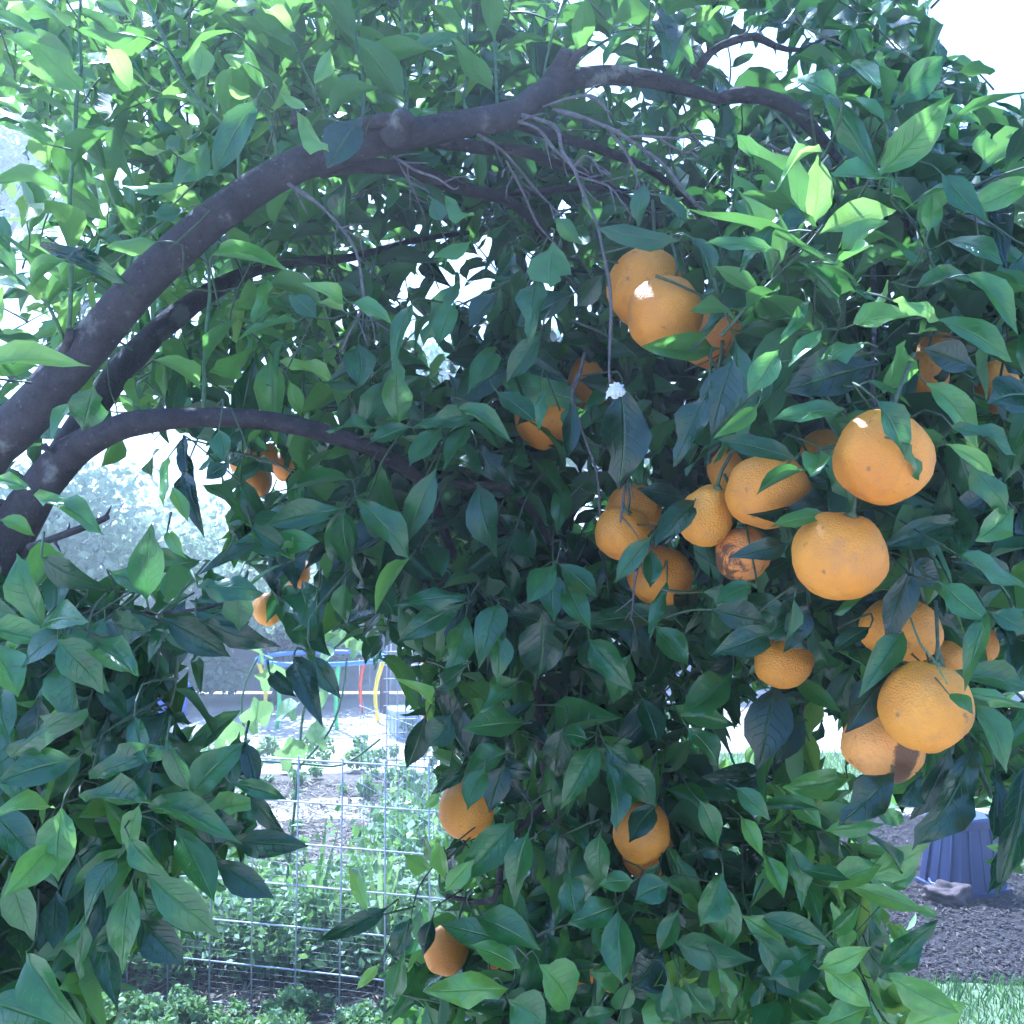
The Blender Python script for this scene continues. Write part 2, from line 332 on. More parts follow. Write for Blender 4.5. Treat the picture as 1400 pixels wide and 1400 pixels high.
ob('straw_litter', chips('straw_litter', bedr, 12000, 0.07, tonemat('straw', (0.06, 0.05, 0.035), (0.40, 0.33, 0.22)), 5, 0.3), kind='stuff', label='pale straw and dry leaf litter around the wire fence', category='litter')
slab = mesh_from('paving_slab', *box(-0.3, 0.3, -0.25, 0.25, 0, 0.05), [simple('grey_slab', (0.30, 0.29, 0.30), 0.9, 0.15, 14, 0.5, 80)], smooth=False)
so_ = ob('paving_slab', slab, label='grey concrete slab at the lower edge beneath the leaves', category='paving slab'); so_.location = (-1.68, 3.58, 0.004); so_.rotation_euler.z = 0.25
bv = so_.modifiers.new('bevel', 'BEVEL'); bv.width = 0.012; bv.segments = 2

# ------------------------------------------------------------------ background: paling fence, trees, garden things
fen = empty('paling_fence', (0, 12.5, 0), label='weathered grey vertical paling fence across the back of the garden', category='fence')
pm = simple('weathered_paling', (0.46, 0.43, 0.43), 0.9, 0.25, 6, 0.4, 30)
pmesh = [mesh_from('paling', *box(-0.0595, 0.0595, -0.01, 0.01, 0.03, h), [pm], smooth=False) for h in (1.78, 1.80, 1.765, 1.79)]
for i in range(118):
    o = ob('paling', pmesh[(i*7) % 4], fen); o.location = ((i-59)*0.122, random.uniform(-0.006, 0.006), 0); o.rotation_euler.y = random.uniform(-0.006, 0.006)
for z in (0.4, 1.45):
    ob('rail', mesh_from('rail', *box(-7.3, 7.3, 0.02, 0.07, z, z+0.08), [pm], smooth=False), fen)

def cluster_mesh(name, centers, radii, n, size, mat, tones, seed, up=0.5, droop=0.0):
    r = np.random.default_rng(seed); centers = np.array(centers, float); radii = np.array(radii, float)
    wgt = radii.prod(axis=1)**0.7; ci = r.choice(len(centers), n, p=wgt/wgt.sum())
    d = r.normal(size=(n, 3)); d /= np.linalg.norm(d, axis=1)[:, None]; rr = r.random(n)**0.4
    pos = centers[ci]+d*rr[:, None]*radii[ci]
    ax = r.normal(size=(n, 3)); ax[:, 2] -= droop; ax /= np.linalg.norm(ax, axis=1)[:, None]
    nn = r.normal(size=(n, 3)); nn[:, 2] += up; sd = np.cross(ax, nn); sd /= np.linalg.norm(sd, axis=1)[:, None]
    nn = np.cross(sd, ax)
    s = size*(0.6+0.8*r.random(n))[:, None]; wd = s*0.27
    v = np.stack([pos-ax*s*0.5, pos+sd*wd+nn*s*0.06, pos+ax*s*0.5, pos-sd*wd+nn*s*0.06], axis=1)
    f = np.arange(n*4).reshape(n, 4)
    uv = np.tile(np.array([[0.5, 0], [1, 0.5], [0.5, 1], [0, 0.5]]), (n, 1))
    cl = r.random(len(centers))*0.35
    tn = np.clip(tones[0]+(tones[1]-tones[0])*(0.65*r.random(n)+cl[ci]), 0, 1)
    return mesh_from(name, v.reshape(-1, 3), f, [mat], uv, np.repeat(tn, 4))
barkbg = barkmat('grey_bark', (0.08, 0.065, 0.055), (0.18, 0.15, 0.13), bs=20)
M['washed_leaf'] = leafmat('washed_out_leaf', True, [(0, (0.14, 0.18, 0.12)), (1, (0.32, 0.37, 0.27))], [(0, (0.25, 0.35, 0.15)), (1, (0.5, 0.6, 0.35))], 0.5, 0.4)  # grey-green leaf colour paled to imitate overexposed far foliage
def bg_tree(name, label, x, y, h, rad, n, size, tones, seed, ths=0.28, nb=26, lm='garden_leaf'):
    r = random.Random(seed); t = empty(name, (x, y, 0), label=label, category='tree', group='trees beyond the garden')
    base = np.array([0, 0, 0.0]); top = np.array([r.uniform(-.3, .3), r.uniform(-.3, .3), h*0.6])
    parts = [tube([base, base*0.5+top*0.5+np.array([0.15, 0, 0]), top], [h*0.028, h*0.02, h*0.011], 10, 0.25, 0.1)]
    cs, rs = [], []
    for i in range(nb):
        a = r.uniform(0, 6.283); e = r.uniform(-0.25, 1); rr = rad*math.sqrt(r.uniform(0.05, 1))*0.8
        c = np.array([math.cos(a)*rr, math.sin(a)*rr, h*ths+(h*(1-ths))*(0.5+0.42*e*(1-0.35*rr/rad))]); s = rad*r.uniform(0.2, 0.38)
        cs.append(c); rs.append((s, s, s*0.75))
        st = base+(top-base)*r.uniform(0.35, 1.0); parts.append(tube([st, st*0.45+c*0.55+np.array([0, 0, 0.2]), c], [h*0.008, h*0.005, h*0.002], 6, 0.4))
    ob('trunk', mesh_from('trunk', *merge(parts), [barkbg]), t)
    ob('crown', cluster_mesh('crown', cs, rs, n, size, M[lm], tones, seed), t)
    return t
bg_tree('background_tree', 'pale sunlit bushy tree seen in the gap below the arching limb', -4.6, 11.2, 2.7, 1.9, 8500, 0.10, (0.2, 1.0), 1, 0.08, lm='washed_leaf')
bg_tree('background_tree', 'smaller pale tree behind the hanging leaves in the left gap', -2.6, 11.6, 2.0, 1.2, 4000, 0.09, (0.2, 1.0), 2, 0.08, lm='washed_leaf')
bg_tree('background_tree', 'tall fine-leaved tree showing through the leaves at the upper left', -7.6, 13.0, 9.2, 2.7, 17000, 0.13, (0.0, 0.8), 3, 0.40, lm='washed_leaf')
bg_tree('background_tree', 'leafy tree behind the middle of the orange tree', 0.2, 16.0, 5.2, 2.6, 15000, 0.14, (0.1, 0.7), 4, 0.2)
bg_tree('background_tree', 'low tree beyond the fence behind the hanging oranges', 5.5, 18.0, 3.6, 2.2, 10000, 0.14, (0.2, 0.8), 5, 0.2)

def shrub(label, x, y, h, rad, n, seed, tones):
    t = empty('shrub', (x, y, 0), label=label, category='shrub', group='shrubs along the back fence'); r = random.Random(seed); cs, rs, ps = [], [], []
    for i in range(12):
        a = r.uniform(0, 6.283); q = rad*math.sqrt(r.random())*0.75; c = np.array([math.cos(a)*q, math.sin(a)*q*0.5, h*r.uniform(0.3, 0.85)]); cs.append(c); rs.append((rad*0.35, rad*0.3, h*0.2)); ps.append(tube([(0, 0, 0), c*0.5+np.array([0, 0, 0.05]), c], [0.02, 0.012, 0.005], 6, 0.2))
    ob('stem', mesh_from('stem', *merge(ps), [barkbg]), t); ob('crown', cluster_mesh('crown', cs, rs, n, 0.09, M['washed_leaf'], tones, seed), t)
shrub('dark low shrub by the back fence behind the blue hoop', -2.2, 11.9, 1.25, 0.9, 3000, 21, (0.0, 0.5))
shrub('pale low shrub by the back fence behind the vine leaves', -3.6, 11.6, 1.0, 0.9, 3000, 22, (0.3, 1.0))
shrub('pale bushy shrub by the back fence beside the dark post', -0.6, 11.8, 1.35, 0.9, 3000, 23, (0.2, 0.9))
wire = simple('galvanised_wire', (0.30, 0.32, 0.36), 0.55, 0.2, 30, metallic=0.4)
netw = simple('netting_wire', (0.22, 0.22, 0.24), 0.6, 0.12, 30, metallic=0.3)
def mesh_panel(name, label, A, B, height, cx, cy, rw, group, netting=0.0):
    A = np.array(A, float); B = np.array(B, float); L = np.linalg.norm(B-A); t = empty(name, tuple(A), label=label, category='wire fence', group=group)
    t.rotation_euler.z = math.atan2(B[1]-A[1], B[0]-A[0])
    vm = mesh_from('upright_wire', *tube([(0, 0, -0.02), (0, 0, height+0.03)], [rw, rw], 6, smooth=False), [wire])
    hm = mesh_from('cross_wire', *tube([(-0.03, 0, 0), (L*0.5, 0, 0.004), (L+0.03, 0, 0)], [rw]*3, 6, smooth=False), [wire])
    for i in range(int(L/cx)+1):
        o = ob('upright_wire', vm, t); o.location = (i*cx, random.uniform(-.002, .002), 0); o.rotation_euler.y = random.uniform(-.012, .012)
    for j in range(int(round(height/cy))+1):
        o = ob('cross_wire', hm, t); o.location = (0, 2*rw, j*cy+0.01); o.rotation_euler.y = random.uniform(-.003, .003)
    if netting:
        ps = []; c = 0.024; r = 0.0005
        for i in range(int(L/c)): ps.append(tube([(i*c, 0.03, 0), (i*c, 0.032+0.01*math.sin(i*0.3), netting)], [r, r], 3, smooth=False))
        for j in range(int(netting/c)): ps.append(tube([(0, 0.031, j*c), (L/2, 0.034, j*c+0.006), (L, 0.031, j*c)], [r]*3, 3, smooth=False))
        ob('fine_netting', mesh_from('fine_netting', *merge(ps), [netw]), t, kind='stuff')
    return t
FA = P(120, 1300, 4.08); FB = P(700, 1300, 3.66)
mesh_panel('wire_fence', 'square-mesh steel wire fence panel running in front of the weeds', (FA[0], FA[1], 0), (FB[0], FB[1], 0), 0.90, 0.172, 0.15, 0.0034, 'wire mesh garden fences', 0.62)
FA2 = G(493, 1225); q1 = P(493, 970, 5.25); q2 = P(650, 1000, 4.1)
mesh_panel('wire_fence', 'second wire mesh panel slanting back behind the first fence', (q1[0], q1[1], 0), (q2[0], q2[1], 0), 0.90, 0.05, 0.075, 0.0014, 'wire mesh garden fences')
q1 = P(530, 900, 8.0); q2 = P(640, 900, 8.0)
mesh_panel('wire_trellis', 'pale upright wire trellis far back beside the dark post', (q1[0], q1[1], 0), (q2[0], q2[1], 0), 0.92, 0.07, 0.1, 0.004, 'wire mesh garden fences')
pp = P(526, 900, 11.0)
po = ob('fence_post', mesh_from('fence_post', *tube([(0, 0, 0), (0, 0, 0.8), (0.01, 0, 1.25)], [0.05, 0.05, 0.048], 8, smooth=False), [simple('dark_post', (0.10, 0.085, 0.11), 0.8)]), label='dark wooden post standing beside the pale trellis', category='post'); po.location = (pp[0], pp[1], 0)

# coloured hoop frame
hp = P(440, 900, 10.5); hoop = empty('hoop_frame', (hp[0], hp[1], 0), label='round garden frame with blue hoop and red, yellow and green legs', category='frame')
def paint(n, c): return simple(n, c, 0.35, 0.05, 10)
R0 = 0.62; zt = 0.61
ring = [(R0*math.cos(a), R0*math.sin(a), zt) for a in np.linspace(0, 2*math.pi, 40)]
ob('top_hoop', mesh_from('top_hoop', *tube(ring, [0.022]*40, 8, smooth=False), [paint('blue_paint', (0.10, 0.20, 0.62))]), hoop)
pc = {'red': (0.70, 0.10, 0.03), 'yellow': (0.85, 0.60, 0.03), 'green': (0.14, 0.55, 0.16)}
for k, (a, c) in enumerate(((-0.15, 'yellow'), (0.95, 'red'), (1.9, 'red'), (3.2, 'yellow'), (-1.15, 'green'), (-2.2, 'green'))):
    p0 = np.array([R0*math.cos(a), R0*math.sin(a), zt-0.01]); p1 = np.array([(R0-0.08)*math.cos(a), (R0-0.08)*math.sin(a), 0.30]); p2 = np.array([(R0-0.05)*math.cos(a), (R0-0.05)*math.sin(a), -0.01])
    ob('leg', mesh_from('leg', *tube([p0, p1, p2], [0.022, 0.020, 0.018], 8, 0.08), [paint(c+'_leg_paint', pc[c])]), hoop, label=c+' painted leg')

# blue upturned tub, stone and the blue buckets farther back
def tub(name, label, loc, wb, wt, h, col, rot=0.0, rim=True):
    t = empty(name, loc, label=label, category='tub'); t.rotation_euler.z = rot; m = simple(name+'_plastic', col, 0.45, 0.12, 9)
    N = 48; vs, fs = [], []
    prof = [(0.0, wb*1.00), (0.0, wb*1.10), (0.02, wb*1.10), (0.022, wb*1.0), (h*0.86, wt*1.0), (h*0.87, wt*1.06), (h*0.97, wt*1.06), (h, wt*0.99), (h, wt*0.6), (h-0.01, 0.001)]
    for z, r in prof:
        for j in range(N):
            a = 2*math.pi*j/N; sq = 1/max(abs(math.cos(a)), abs(math.sin(a)))**0.75
            rr = r*sq*(1-0.022*(j % 4 == 0)*(0.03 < z < h*0.85)); vs.append((rr*math.cos(a), rr*math.sin(a), z))
    for i in range(len(prof)-1):
        for j in range(N): k = (j+1) % N; fs.append((i*N+j, i*N+k, (i+1)*N+k, (i+1)*N+j))
    ob('shell', mesh_from('shell', vs, fs, [m], smooth=False), t)
    rb = mesh_from('rib', *tube([(0, 0, 0.02), (0, 0, 0.5), (0, 0, 0.98)], [0.045, 0.04, 0.045], 6, smooth=False), [m])
    for q in range(4):
        for u in (-0.55, 0.0, 0.55):
            a = q*math.pi/2; b0 = Vector((wb*0.985, u*wb, 0.022)); b1 = Vector((wt*0.985, u*wt, h*0.86)); R_ = Matrix.Rotation(a, 3, 'Z'); b0 = R_ @ b0; b1 = R_ @ b1
            o = ob('rib', rb, t); L_ = (b1-b0).length; o.location = b0; o.rotation_euler = (b1-b0).to_track_quat('Z', 'Y').to_euler(); o.scale = (0.15, 0.15, L_)
    for s in (-1, 1):
        ob('handle', mesh_from('handle', *tube([(s*wb*1.02, -0.05, h*0.12), (s*(wb*1.02+0.03), 0, h*0.10), (s*wb*1.02, 0.05, h*0.12)], [0.008]*3, 6, 0.02), [m]), t)
    return t
bp_ = G(1334, 1228)
tub('plastic_tub', 'upturned blue plastic tub standing on the dark mulch', (bp_[0], bp_[1]+0.15, 0.006), 0.155, 0.12, 0.36, (0.026, 0.034, 0.095), 0.35)
sp = G(1296, 1234); st = ob('stone', mesh_from('stone', *blob((0.10, 0.07, 0.055), 4, 0.6, 1.9, 3.0), [simple('brown_stone', (0.085, 0.062, 0.056), 0.95, 0.45, 20, 0.6, 60)]), label='rough brown stone in front of the blue tub', category='stone'); st.location = (sp[0], sp[1], 0.035)
for i, (px, d, lab) in enumerate(((234, 10.6, 'blue plastic bucket glimpsed behind the lower left leaves'), (168, 11.0, 'second, smaller blue bucket deeper behind the lower left leaves'))):
    q = P(px, 950, d); tub('bucket', lab, (q[0], q[1], 0.55 if False else 0.0), 0.13-0.03*i, 0.17-0.03*i, 0.34-0.06*i, (0.12, 0.16, 0.55), 0.2)
q = P(556, 955, 9.6); tub('crate', 'small pale blue box standing below the wire trellis', (q[0], q[1], 0), 0.14, 0.15, 0.26, (0.40, 0.44, 0.56), 0.4)

# weeds, vine, onions, red plant
def weeds(name, label, region, n, hmax, size, tones, seed):
    r = np.random.default_rng(seed); reg = np.array(region); lo, hi = reg.min(0), reg.max(0); cs, rs = [], []
    for i in range(n):
        p = lo+(hi-lo)*r.random(2); h = hmax*(0.35+0.65*r.random()); cs.append((p[0], p[1], h*0.55)); rs.append((h*0.5, h*0.5, h*0.5))
    me = cluster_mesh(name, cs, rs, n*70, size, M['garden_leaf'], tones, seed, 1.2)
    return ob(name, me, kind='stuff', label=label, category='weeds')
weeds('undergrowth', 'dense low leafy weeds growing behind the wire fence', [(-1.75, 4.15), (0.3, 4.95)], 330, 0.36, 0.045, (0.25, 0.95), 11)
weeds('seedlings', 'sparse small seedlings along the foot of the wire fence', [(-1.7, 3.4), (0.1, 3.95)], 260, 0.11, 0.030, (0.4, 1.0), 12)
weeds('undergrowth_behind', 'sunlit low greenery behind the second wire panel', [(-0.7, 5.0), (1.2, 6.4)], 60, 0.45, 0.06, (0.4, 1.0), 13)

weeds('tall_weeds', 'tall tangled weeds growing through the second wire panel', [(-0.95, 4.15), (0.1, 4.9)], 16, 0.85, 0.05, (0.3, 1.0), 15)
weeds('low_weeds', 'scattered low weeds across the bright ground beyond the fence', [(-4.2, 5.3), (0.6, 9.5)], 150, 0.20, 0.05, (0.3, 1.0), 14)
def strap_plant(name, label, loc, n, h, wd, mat, spread, seed, cat='plant', tones=(0.5, 1)):
    r = random.Random(seed); t = empty(name, loc, label=label, category=cat)
    for i in range(n):
        a = r.uniform(0, 6.283); H = h*r.uniform(0.6, 1.0); sp_ = spread*r.uniform(0.2, 1)*H; vs, uv, fs = [], [], []
        d = np.array([math.cos(a), math.sin(a), 0]); s = np.array([-d[1], d[0], 0])
        for k in range(6):
            u = k/5; w_ = wd*(0.6+0.8*u)*(1-u**3)+0.001; c = d*(sp_*u**1.7)+np.array([0, 0, H*(u-0.22*spread*u**3)])
            vs += [c-s*w_/2, c+np.array([0, 0, -w_*0.15]), c+s*w_/2]; uv += [(0, u), (0.5, u), (1, u)]
        for k in range(5):
            for j in range(2): b = k*3+j; fs.append((b, b+1, b+4, b+3))
        ob('leaf', mesh_from('leaf', vs, fs, [mat], uv, [tones[0]+(tones[1]-tones[0])*r.random()]*18), t)
    return t
q = P(432, 1200, 4.3); strap_plant('onion_plant', 'clump of upright onion leaves behind the left of the wire fence', (q[0], q[1], 0), 12, 0.62, 0.022, M['garden_leaf'], 0.25, 1)
q = P(520, 1200, 4.15); strap_plant('onion_plant', 'clump of upright onion leaves nearer the orange tree foliage', (q[0], q[1], 0), 12, 0.66, 0.024, M['garden_leaf'], 0.3, 2)
redm = leafmat('red_strap_leaf', True, [(0, (0.16, 0.05, 0.03)), (1, (0.32, 0.13, 0.07))], [(0, (0.4, 0.08, 0.04)), (1, (0.6, 0.25, 0.1))], 0.4, 0.3)
q = P(600, 900, 8.5); strap_plant('cordyline', 'reddish strap-leaved plant beside the pale trellis', (q[0], q[1], 0), 26, 1.1, 0.06, redm, 0.7, 3)

def lobed_leaf():
    n = 20; vs = [(0, 0, 0)]; uv = [(0.5, 0.5)]
    for i in range(n):
        a = -math.pi/2+2*math.pi*i/n; r = 0.5*(0.72+0.28*math.cos(2.5*(a-math.pi/2))**2) * (0.45 if i == 0 else 1)
        vs.append((r*math.cos(a), r*math.sin(a)+0.15, 0.12*math.cos(3*a)-0.1*r)); uv.append((0.5+0.5*math.cos(a), 0.5+0.5*math.sin(a)))
    return mesh_from('leaf', vs, [(0, i+1, (i+1) % n+1) for i in range(n)], [M['garden_leaf']], uv, [0.85]*(n+1))
vine = empty('pumpkin_vine', tuple(P(400, 1250, 4.6)*np.array([1, 1, 0])), label='climbing vine with big lobed grey-green leaves above the wire fence', category='vine')
lm = lobed_leaf(); v0 = Vector(vine.location)
def vstem(pts, r):
    ob('stem', mesh_from('stem', *tube([np.array(P(*p))-np.array(v0) for p in pts], [r]*len(pts), 6, 0.05), [M['shoot']]), vine)
vstem([(380, 1290, 4.6), (395, 1180, 4.6), (408, 1050, 4.5), (418, 960, 4.5), (455, 890, 4.6), (480, 850, 4.6)], 0.006)
vstem([(408, 1050, 4.5), (450, 1000, 4.45), (468, 950, 4.45), (474, 900, 4.45)], 0.005)
vstem([(395, 1180, 4.6), (350, 1060, 4.5), (330, 960, 4.5), (352, 900, 4.5)], 0.005)
vstem([(520, 1010, 4.5), (470, 1045, 4.5), (420, 1045, 4.5), (350, 1040, 4.4)], 0.005)
for (px, py, d, s, rz) in ((400, 1035, 4.4, .15, .3), (432, 1015, 4.4, .14, -.5), (352, 985, 4.4, .16, .8), (340, 1045, 4.3, .14, 0), (468, 872, 4.5, .15, .4), (440, 905, 4.5, .12, -.8), (372, 930, 4.4, .14, .2), (392, 975, 4.45, .13, -.3), (450, 850, 4.5, .12, .6), (360, 895, 4.4, .13, -1), (310, 1010, 4.4, .15, .5), (440, 960, 4.4, .11, 1.2), (490, 890, 4.5, .11, -.2)):
    o = ob('leaf', lm, vine); o.location = Vector(P(px, py, d))-v0; o.scale = (s, s, s); o.rotation_euler = (math.radians(70+random.uniform(-25, 20)), random.uniform(-.3, .3), rz+math.pi*random.choice((0, 1)))

# ------------------------------------------------------------------ the orange tree: trunk, limbs, dead twigs, shoots
TB = np.array([-0.79, 1.62, 0.0])
tree = empty('orange_tree', tuple(TB), label='large orange tree with arching limbs, glossy leaves and ripe fruit filling the view', category='tree')
T0 = TB
prot = []                                        # pixel paths that loose leaves must not cover: (px, py, half width, depth)
def limb(name, pts, mat, seg=12, step=0.02, bump=0.09, protect=1.0, extra=()):
    """pts: (px, py, thickness px, depth)"""
    w_ = [P(x, y, d) for x, y, _, d in pts]; r = [t*d/F/2 for _, _, t, d in pts]
    vs, fs = merge([tube(w_, r, seg, step, bump)]+list(extra))
    me = mesh_from(name, [np.array(v)-T0 for v in vs], fs, [mat]); o = ob(name, me, tree)
    if protect:
        q, rr = smooth_path(w_, r, 0.012)
        for a, b in zip(q, rr):
            x, y, d = proj(a); prot.append((x, y, b*F/d*protect+3, d))
    return o
def thorn(px, py, d, dx, dy, L=0.022, r=0.0022):
    a = P(px, py, d); b = P(px+dx, py+dy, d-0.005); b = a+(b-a)/np.linalg.norm(b-a)*L
    return tube([a, (a+b)/2, b], [r, r*0.6, 0.0003], 5, 1)
# trunk, partly hidden by the low leaves on the left
tp = [TB, TB+(0.03, 0, 0.4), P(-8, 1150, 1.60), P(-22, 900, 1.55), P(-18, 760, 1.48), P(0, 705, 1.44)]
vs, fs = tube(tp, [0.10, 0.072, 0.060, 0.056, 0.052, 0.03], 16, 0.03, 0.09)
ob('trunk', mesh_from('trunk', [np.array(v)-T0 for v in vs], fs, [M['bark2']]), tree)
burl = tube([P(538, 186, 1.345), P(547, 168, 1.33), P(553, 158, 1.32), P(555, 154, 1.318)], [0.019, 0.0135, 0.0115, 0.006], 14, 0.005, 0.4)
ridge = tube([P(485, 176, 1.335), P(510, 166, 1.33), P(535, 164, 1.33), P(545, 172, 1.335)], [0.003, 0.008, 0.009, 0.006], 10, 0.006, 0.45)
limb('limb', [(-30, 790, 76, 1.47), (-55, 700, 76, 1.42), (-20, 622, 67, 1.38), (30, 575, 62, 1.36), (100, 497, 57, 1.35), (200, 382, 53, 1.34), (300, 293, 50, 1.34), (390, 234, 46, 1.34), (470, 204, 45, 1.35), (530, 189, 43, 1.36), (620, 172, 38, 1.38), (700, 156, 36, 1.39), (735, 132, 34, 1.40), (770, 112, 31, 1.42), (830, 103, 28, 1.45), (890, 109, 24, 1.48), (960, 128, 17, 1.5), (985, 137, 15, 1.5)], M['bark'], 20, 0.010, 0.065,
     extra=[burl, ridge, thorn(255, 320, 1.31, -10, -28, .016), thorn(218, 335, 1.31, -16, -22, .03, .0016), thorn(272, 352, 1.33, 30, 22, .03, .0014), thorn(323, 245, 1.31, -4, -14, .01), thorn(60, 610, 1.34, 14, 12, .02, .006), tube([P(92, 480, 1.33), P(96, 450, 1.32)], [0.007, 0.005], 8, smooth=False), tube([P(404, 172, 1.33), P(406, 150, 1.33)], [0.007, 0.006], 8, smooth=False)])
st1 = [tube([P(745, 130, 1.41), P(765, 100, 1.41), P(778, 74, 1.40)], [0.017, 0.015, 0.014], 12, 0.008, 0.2), tube([P(775, 95, 1.40), P(790, 75, 1.39), P(803, 62, 1.38)], [0.008, 0.006, 0.002], 6, 0.01, 0.3), tube([P(770, 95, 1.42), P(786, 82, 1.42), P(799, 68, 1.41)], [0.007, 0.005, 0.001], 6, 0.01, 0.3)]
vs, fs = merge(st1); ob('broken_stub', mesh_from('broken_stub', [np.array(v)-T0 for v in vs], fs, [M['bark']]), tree, label='splintered stub of a broken branch')
limb('limb', [(-18, 800, 51, 1.46), (10, 735, 54, 1.42), (55, 665, 53, 1.38), (100, 618, 47, 1.36), (145, 592, 37, 1.34), (190, 578, 35, 1.34), (260, 571, 28, 1.35), (330, 572, 27, 1.37), (400, 581, 25, 1.40), (470, 600, 24, 1.43), (525, 622, 20, 1.47), (586, 668, 17, 1.55), (602, 712, 15, 1.58), (620, 760, 12, 1.6)], M['bark'], 18, 0.012, 0.065)
limb('limb', [(10, 760, 48, 1.62), (75, 640, 42, 1.7), (150, 525, 37, 1.78), (225, 445, 32, 1.85), (300, 392, 25, 1.9), (370, 363, 16, 1.95), (480, 352, 12, 2.0), (560, 330, 9, 2.1), (640, 318, 7, 2.2)], M['bark2'], 12, 0.03, 0.09)
limb('branch', [(985, 137, 18, 1.5), (1000, 131, 22, 1.5), (1040, 131, 22, 1.5), (1085, 150, 22, 1.49), (1118, 185, 18, 1.48), (1142, 212, 12, 1.47), (1170, 260, 9, 1.45), (1190, 330, 8, 1.4), (1195, 440, 7, 1.25), (1192, 520, 7, 1.05), (1198, 556, 6, 1.02)], M['bark'], 10, 0.015, 0.12, 0.8)
limb('branch', [(440, 232, 26, 1.38), (486, 226, 22, 1.42), (557, 232, 22, 1.46), (628, 256, 20, 1.5), (682, 270, 17, 1.55), (721, 293, 14, 1.6), (760, 340, 10, 1.7)], M['bark2'], 10, 0.02, 0.12)
limb('branch', [(575, 190, 22, 1.42), (664, 203, 17, 1.48), (718, 207, 16, 1.5), (771, 228, 15, 1.55), (821, 248, 12, 1.6), (880, 290, 9, 1.7)], M['bark2'], 10, 0.02, 0.12)
limb('branch', [(700, 166, 18, 1.41), (771, 189, 15, 1.47), (828, 207, 13, 1.52), (900, 240, 10, 1.6), (960, 300, 8, 1.7)], M['bark2'], 10, 0.02, 0.12)
limb('branch', [(640, 262, 12, 1.52), (720, 264, 10, 1.6), (800, 256, 9, 1.68), (860, 262, 7, 1.75)], M['bark2'], 8, 0.02, 0.12)
limb('branch', [(946, 106, 14, 1.49), (971, 72, 13, 1.48), (1000, 57, 12, 1.47), (1032, 50, 12, 1.47), (1060, 63, 9, 1.47), (1093, 68, 6, 1.47), (1130, 50, 4, 1.5)], M['bark'], 8, 0.015, 0.15)
limb('branch', [(1180, 200, 12, 1.5), (1214, 229, 13, 1.45), (1222, 268, 13, 1.42), (1250, 321, 13, 1.42), (1264, 357, 11, 1.42), (1328, 375, 10, 1.45), (1364, 386, 8, 1.5), (1430, 400, 7, 1.55)], M['bark2'], 8, 0.02, 0.12, 0)
limb('branch', [(40, 748, 11, 1.22), (93, 729, 10, 1.2), (132, 714, 9, 1.19), (148, 706, 8, 1.19)], M['bark'], 8, 0.01, 0.15, extra=[thorn(93, 727, 1.2, 2, -12, .012), thorn(145, 706, 1.19, 6, -12, .018), thorn(75, 740, 1.2, 8, 14, .016)])
limb('branch', [(620, 660, 10, 1.5), (643, 664, 12, 1.5), (679, 663, 13, 1.5), (707, 682, 11, 1.5), (736, 712, 9, 1.52), (760, 760, 7, 1.55)], M['bark2'], 8, 0.02, 0.12)
limb('branch', [(660, 690, 14, 1.7), (690, 735, 20, 1.66), (712, 805, 22, 1.64), (725, 900, 18, 1.64), (742, 1020, 16, 1.64), (758, 1150, 15, 1.66), (750, 1290, 14, 1.66), (745, 1420, 14, 1.68)], M['bark2'], 10, 0.03, 0.12, 0)
limb('branch', [(745, 1100, 9, 1.6), (690, 1160, 10, 1.58), (675, 1230, 9, 1.58), (610, 1225, 7, 1.6)], M['bark'], 8, 0.02, 0.12, 0.7)
limb('branch', [(-20, 880, 16, 1.40), (50, 838, 12, 1.3), (108, 836, 8, 1.25), (200, 838, 7, 1.22), (243, 837, 6, 1.2), (286, 830, 5, 1.2), (325, 818, 4, 1.2)], M['bark2'], 8, 0.02, 0.1, 0.8)
limb('branch', [(-20, 1000, 16, 1.45), (60, 1010, 10, 1.3), (140, 1055, 8, 1.15), (200, 1100, 6, 1.08)], M['bark2'], 8, 0.02, 0.1, 0)
limb('branch', [(1245, 760, 8, 1.15), (1300, 950, 9, 1.2), (1330, 1030, 8, 1.15), (1355, 1090, 6, 1.1)], M['twig'], 8, 0.02, 0.1, 0)
limb('branch', [(1160, 230, 14, 1.7), (1120, 420, 14, 1.75), (1100, 640, 13, 1.7), (1110, 850, 12, 1.65), (1080, 1050, 11, 1.7), (1060, 1230, 10, 1.75), (1050, 1420, 9, 1.8)], M['bark2'], 8, 0.03, 0.1, 0)
limb('branch', [(880, 250, 12, 1.7), (940, 480, 11, 1.65), (930, 640, 9, 1.5), (900, 760, 7, 1.5)], M['bark2'], 8, 0.03, 0.1, 0)
